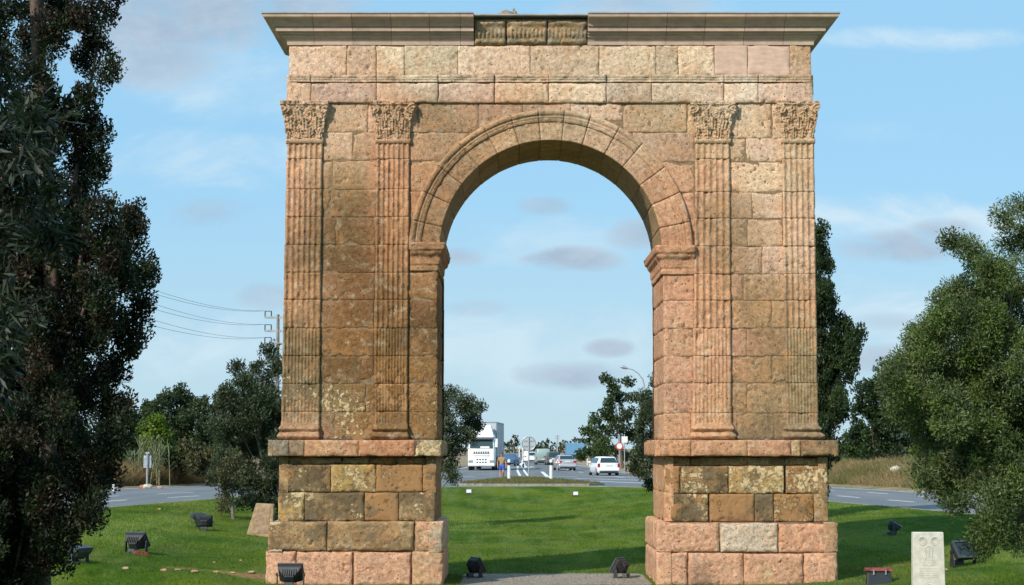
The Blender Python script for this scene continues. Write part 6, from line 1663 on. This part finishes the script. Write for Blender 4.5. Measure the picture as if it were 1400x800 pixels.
# ---------------- walking person
X, Y = gp(686, 656, ZR)
X = at(686, 656, Y)[0]
t = thing('person', 'person in tan top and blue shorts walking towards the traffic island', 'person', (X, Y, ZR), 0)
J = {'pelvis': ((0, 0, .93), .135), 'waist': ((0, -.01, 1.08), .125), 'chest': ((0, 0, 1.30), .155), 'neck0': ((0, .01, 1.47), .075), 'neck': ((0, 0, 1.55), .055), 'head0': ((0, -.01, 1.62), .085), 'head': ((0, -.01, 1.70), .095), 'crown': ((0, 0, 1.77), .06)}
bones = [('pelvis', 'waist'), ('waist', 'chest'), ('chest', 'neck0'), ('neck0', 'neck'), ('neck', 'head0'), ('head0', 'head'), ('head', 'crown')]
for s_, nm in ((-1, 'l'), (1, 'r')):
    st_ = .17 * s_
    J['sh' + nm] = ((.185 * s_, .0, 1.41), .07); J['el' + nm] = ((.27 * s_, .03 - .04 * s_, 1.13), .047); J['wr' + nm] = ((.27 * s_, -.08 - .06 * s_, .90), .032); J['pa' + nm] = ((.265 * s_, -.11 - .07 * s_, .83), .036)
    for q, (dx, dl) in enumerate(((-.028, .075), (-.010, .088), (.010, .084), (.028, .066))):
        J['f%d' % q + nm] = ((.262 * s_ + dx * .5, -.12 - .07 * s_ + dx, .83 - dl), .0095); bones.append(('pa' + nm, 'f%d' % q + nm))
    J['th' + nm] = ((.235 * s_, -.15 - .07 * s_, .80), .011); bones.append(('pa' + nm, 'th' + nm))
    J['hp' + nm] = ((.095 * s_, 0, .88), .105); J['kn' + nm] = ((.10 * s_, -.07 + st_ * -.5, .50), .062); J['an' + nm] = ((.095 * s_, st_ * 1.0, .09), .040); J['to' + nm] = ((.11 * s_, st_ * 1.0 - .17, .03), .034)
    bones += [('chest', 'sh' + nm), ('sh' + nm, 'el' + nm), ('el' + nm, 'wr' + nm), ('wr' + nm, 'pa' + nm), ('pelvis', 'hp' + nm), ('hp' + nm, 'kn' + nm), ('kn' + nm, 'an' + nm), ('an' + nm, 'to' + nm)]
def skinned(name, joints, bones, mat, parent, root, sub=2):
    ks = list(joints); idx = {k: i for i, k in enumerate(ks)}
    me = bpy.data.meshes.new(name); me.from_pydata([joints[k][0] for k in ks], [(idx[a], idx[b]) for a, b in bones], [])
    o = link(name, me, mat, parent)
    md = o.modifiers.new('skin', 'SKIN')
    if not me.skin_vertices: me.attributes  # layer is made by the modifier
    try: sv = me.skin_vertices[0].data
    except Exception:
        bm = bmesh.new(); bm.from_mesh(me); bm.verts.layers.skin.verify(); bm.to_mesh(me); bm.free(); sv = me.skin_vertices[0].data
    for k in ks: sv[idx[k]].radius = (joints[k][1],) * 2; sv[idx[k]].use_root = (k == root)
    s = o.modifiers.new('sub', 'SUBSURF'); s.levels = sub; s.render_levels = sub
    for p in me.polygons: p.use_smooth = True
    md.use_smooth_shade = True
    return o
skinned('body', J, bones, simple('skin', (.36, .19, .12), .6), t, 'pelvis')
TJ = {k: (J[k][0], J[k][1] + .028) for k in ('pelvis', 'waist', 'chest')}; TJ['neck0'] = (J['neck0'][0], .085)
TB = [('pelvis', 'waist'), ('waist', 'chest'), ('chest', 'neck0')]
for nm, s_ in (('l', -1), ('r', 1)):
    TJ['sh' + nm] = (J['sh' + nm][0], .088); a, b = Vector(J['sh' + nm][0]), Vector(J['el' + nm][0]); TJ['sl' + nm] = (tuple(a + (b - a) * .6), .072); TB += [('chest', 'sh' + nm), ('sh' + nm, 'sl' + nm)]
skinned('shirt', TJ, TB, simple('tan_cloth', (.30, .21, .115), .9, 0, .2, 20, .2), t, 'pelvis')
SJ = {'pelvis': ((0, 0, .95), .158)}; SB = []
for nm in 'lr':
    a, b = Vector(J['hp' + nm][0]), Vector(J['kn' + nm][0]); SJ['a' + nm] = (tuple(a), .13); SJ['b' + nm] = (tuple(a + (b - a) * .72), .115); SB += [('pelvis', 'a' + nm), ('a' + nm, 'b' + nm)]
skinned('shorts', SJ, SB, simple('blue_cloth', (.035, .10, .42), .85, 0, .2, 20, .2), t, 'pelvis')
m = MB()
for s_ in (-1, 1): m.tube([(s_ * .032, -.098, 1.705), (s_ * .032, -.108, 1.705)], .011, 8)
m.build('eyes', MBLK, t); m = MB(); m.loft([[(-.018, -.095, 1.665), (.018, -.095, 1.665), (.006, -.10, 1.71), (-.006, -.10, 1.71)], [(-.010, -.125, 1.67), (.010, -.125, 1.67), (.004, -.108, 1.71), (-.004, -.108, 1.71)]]); m.build('nose', simple('skin_nose', (.38, .19, .12), .6), t)
m = MB(); m.box(-.026, .026, -.103, -.096, 1.637, 1.646); m.build('mouth', simple('lips', (.3, .09, .07), .6), t)
S = ST(); th = np.linspace(0, 1.75, 10); ph = np.linspace(0, 2 * PI, 24); T_, P_ = np.meshgrid(th, ph)
S.grid(np.stack([.103 * np.sin(T_) * np.cos(P_), .112 * np.sin(T_) * np.sin(P_) + .012, 1.70 + .105 * np.cos(T_)], -1), (0, 0, 0), (0, 0, 0)); S.build('hair', simple('brown_hair', (.10, .045, .03), .8), t)

# ================================================================== CAMERA, SKY, SUN
cam = bpy.data.objects.new('camera', bpy.data.cameras.new('camera')); COL.objects.link(cam)
cam.location = (0, 0, CAMZ); cam.rotation_euler = (PI / 2 + TH, 0, 0)
cam.data.sensor_width = 36; cam.data.lens = 36 * F / 1400; cam.data.clip_end = 9000; cam.data.clip_start = .1
SC.camera = cam
AZI, ELE = math.radians(36), math.radians(34)
d = Vector((math.sin(AZI) * math.cos(ELE), math.cos(AZI) * math.cos(ELE), -math.sin(ELE)))
sl = bpy.data.lights.new('sun', 'SUN'); sl.energy = 4.7; sl.angle = math.radians(1.5); sl.color = (1.0, .925, .82)
so = bpy.data.objects.new('sun', sl); COL.objects.link(so); so.rotation_euler = d.to_track_quat('-Z', 'Y').to_euler()
w = bpy.data.worlds.new('World'); SC.world = w; w.use_nodes = True; nt = w.node_tree; L = nt.links.new
bg = nt.nodes['Background']; bg.inputs['Strength'].default_value = .106
sky = nt.nodes.new('ShaderNodeTexSky'); sky.sky_type = 'NISHITA'; sky.sun_disc = False; sky.sun_elevation = ELE; sky.sun_rotation = PI + AZI
sky.air_density = 1.0; sky.dust_density = 1.0; sky.ozone_density = 1.0
geo = nt.nodes.new('ShaderNodeTexCoord'); sx = nt.nodes.new('ShaderNodeSeparateXYZ'); L(geo.outputs['Generated'], sx.inputs[0])
yy = M_(nt, 'MAXIMUM', M_(nt, 'ABSOLUTE', sx.outputs['Y']), .05)
U = M_(nt, 'DIVIDE', sx.outputs['X'], yy); V = M_(nt, 'DIVIDE', sx.outputs['Z'], yy)
cb = nt.nodes.new('ShaderNodeCombineXYZ'); L(U, cb.inputs[0]); L(M_(nt, 'MULTIPLY', V, 1.9), cb.inputs[1]); L(sx.outputs['Y'], cb.inputs[2])
nz = noise(nt, cb.outputs[0], 9, 9, .64, .5); nz2 = noise(nt, cb.outputs[0], 26, 6, .65)
pert = M_(nt, 'ADD', M_(nt, 'MULTIPLY', M_(nt, 'SUBTRACT', nz, .5), 3.8), M_(nt, 'MULTIPLY', M_(nt, 'SUBTRACT', nz2, .5), 1.6))
def cloudset(lst, soft):
    acc = None
    for px, py, a, b, st in lst:
        X, _, Z = at(px, py, 1.0); u0, v0 = X, Z - CAMZ
        du = M_(nt, 'DIVIDE', M_(nt, 'SUBTRACT', U, u0), a / F); dv = M_(nt, 'DIVIDE', M_(nt, 'SUBTRACT', V, v0), b / F)
        r2 = M_(nt, 'ADD', M_(nt, 'MULTIPLY', du, du), M_(nt, 'MULTIPLY', dv, dv))
        f = M_(nt, 'ADD', M_(nt, 'SUBTRACT', 1.0, r2), pert)
        f = M_(nt, 'MULTIPLY', mapr(nt, f, 0.0, soft), min(1.0, st * 1.25))
        acc = f if acc is None else M_(nt, 'MAXIMUM', acc, f)
    return acc
grey = cloudset([(290, 10, 250, 75, .75), (190, 85, 150, 50, .6), (880, 0, 130, 36, .6), (280, 292, 90, 30, .8), (785, 355, 75, 20, .75), (872, 322, 48, 26, .7), (622, 350, 45, 18, .7), (745, 283, 40, 14, .45), (785, 513, 80, 22, .85), (832, 476, 38, 15, .8), (650, 420, 60, 14, .3),
                 (1240, 343, 130, 32, .9), (1190, 490, 70, 26, .7), (1290, 320, 60, 22, .7), (1210, 440, 60, 16, .4), (370, 405, 55, 22, .45), (-500, 200, 400, 90, .6), (1900, 150, 300, 80, .6), (700, -500, 500, 160, .6)], 1.25)
white = cloudset([(265, 222, 190, 55, .9), (1180, 295, 160, 45, .8), (1250, 52, 150, 20, .6), (1200, 430, 180, 70, .8), (700, 480, 320, 70, .55), (330, 110, 230, 70, .6), (1350, 310, 130, 40, .8), (300, 480, 200, 60, .6), (760, 330, 170, 40, .4), (1180, 180, 120, 26, .35), (900, 20, 160, 40, .5)], 1.6)
veil = mapr(nt, V, -.02, .16, .95, 0)
skyc = nt.nodes.new('ShaderNodeVectorMath'); skyc.operation = 'MULTIPLY'; L(sky.outputs[0], skyc.inputs[0]); skyc.inputs[1].default_value = (1, 1, 1)
SKYW = (6.0, 7.0, 7.4)
c = mixc(nt, veil, mixc(nt, .8, skyc.outputs[0], (3.1, 6.1, 8.7)), (4.9, 6.6, 7.3))
c = mixc(nt, M_(nt, 'MULTIPLY', white, mapr(nt, nz, .35, .7, .45, 1.0)), c, (6.0, 7.4, 8.3))
c = mixc(nt, M_(nt, 'MULTIPLY', grey, 1.0), c, mixc(nt, mapr(nt, nz2, .35, .65), (3.5, 4.5, 5.7), (4.3, 5.3, 6.4)))
L(c, bg.inputs['Color'])
SC.view_settings.view_transform = 'Standard'; SC.view_settings.look = 'None'; SC.view_settings.exposure = .09; SC.view_settings.gamma = 1
SC.render.engine = 'CYCLES'; SC.cycles.max_bounces = 6; SC.cycles.diffuse_bounces = 3; SC.cycles.transparent_max_bounces = 4
SC.cycles.use_adaptive_sampling = True; SC.cycles.adaptive_threshold = .02; SC.cycles.use_denoising = True
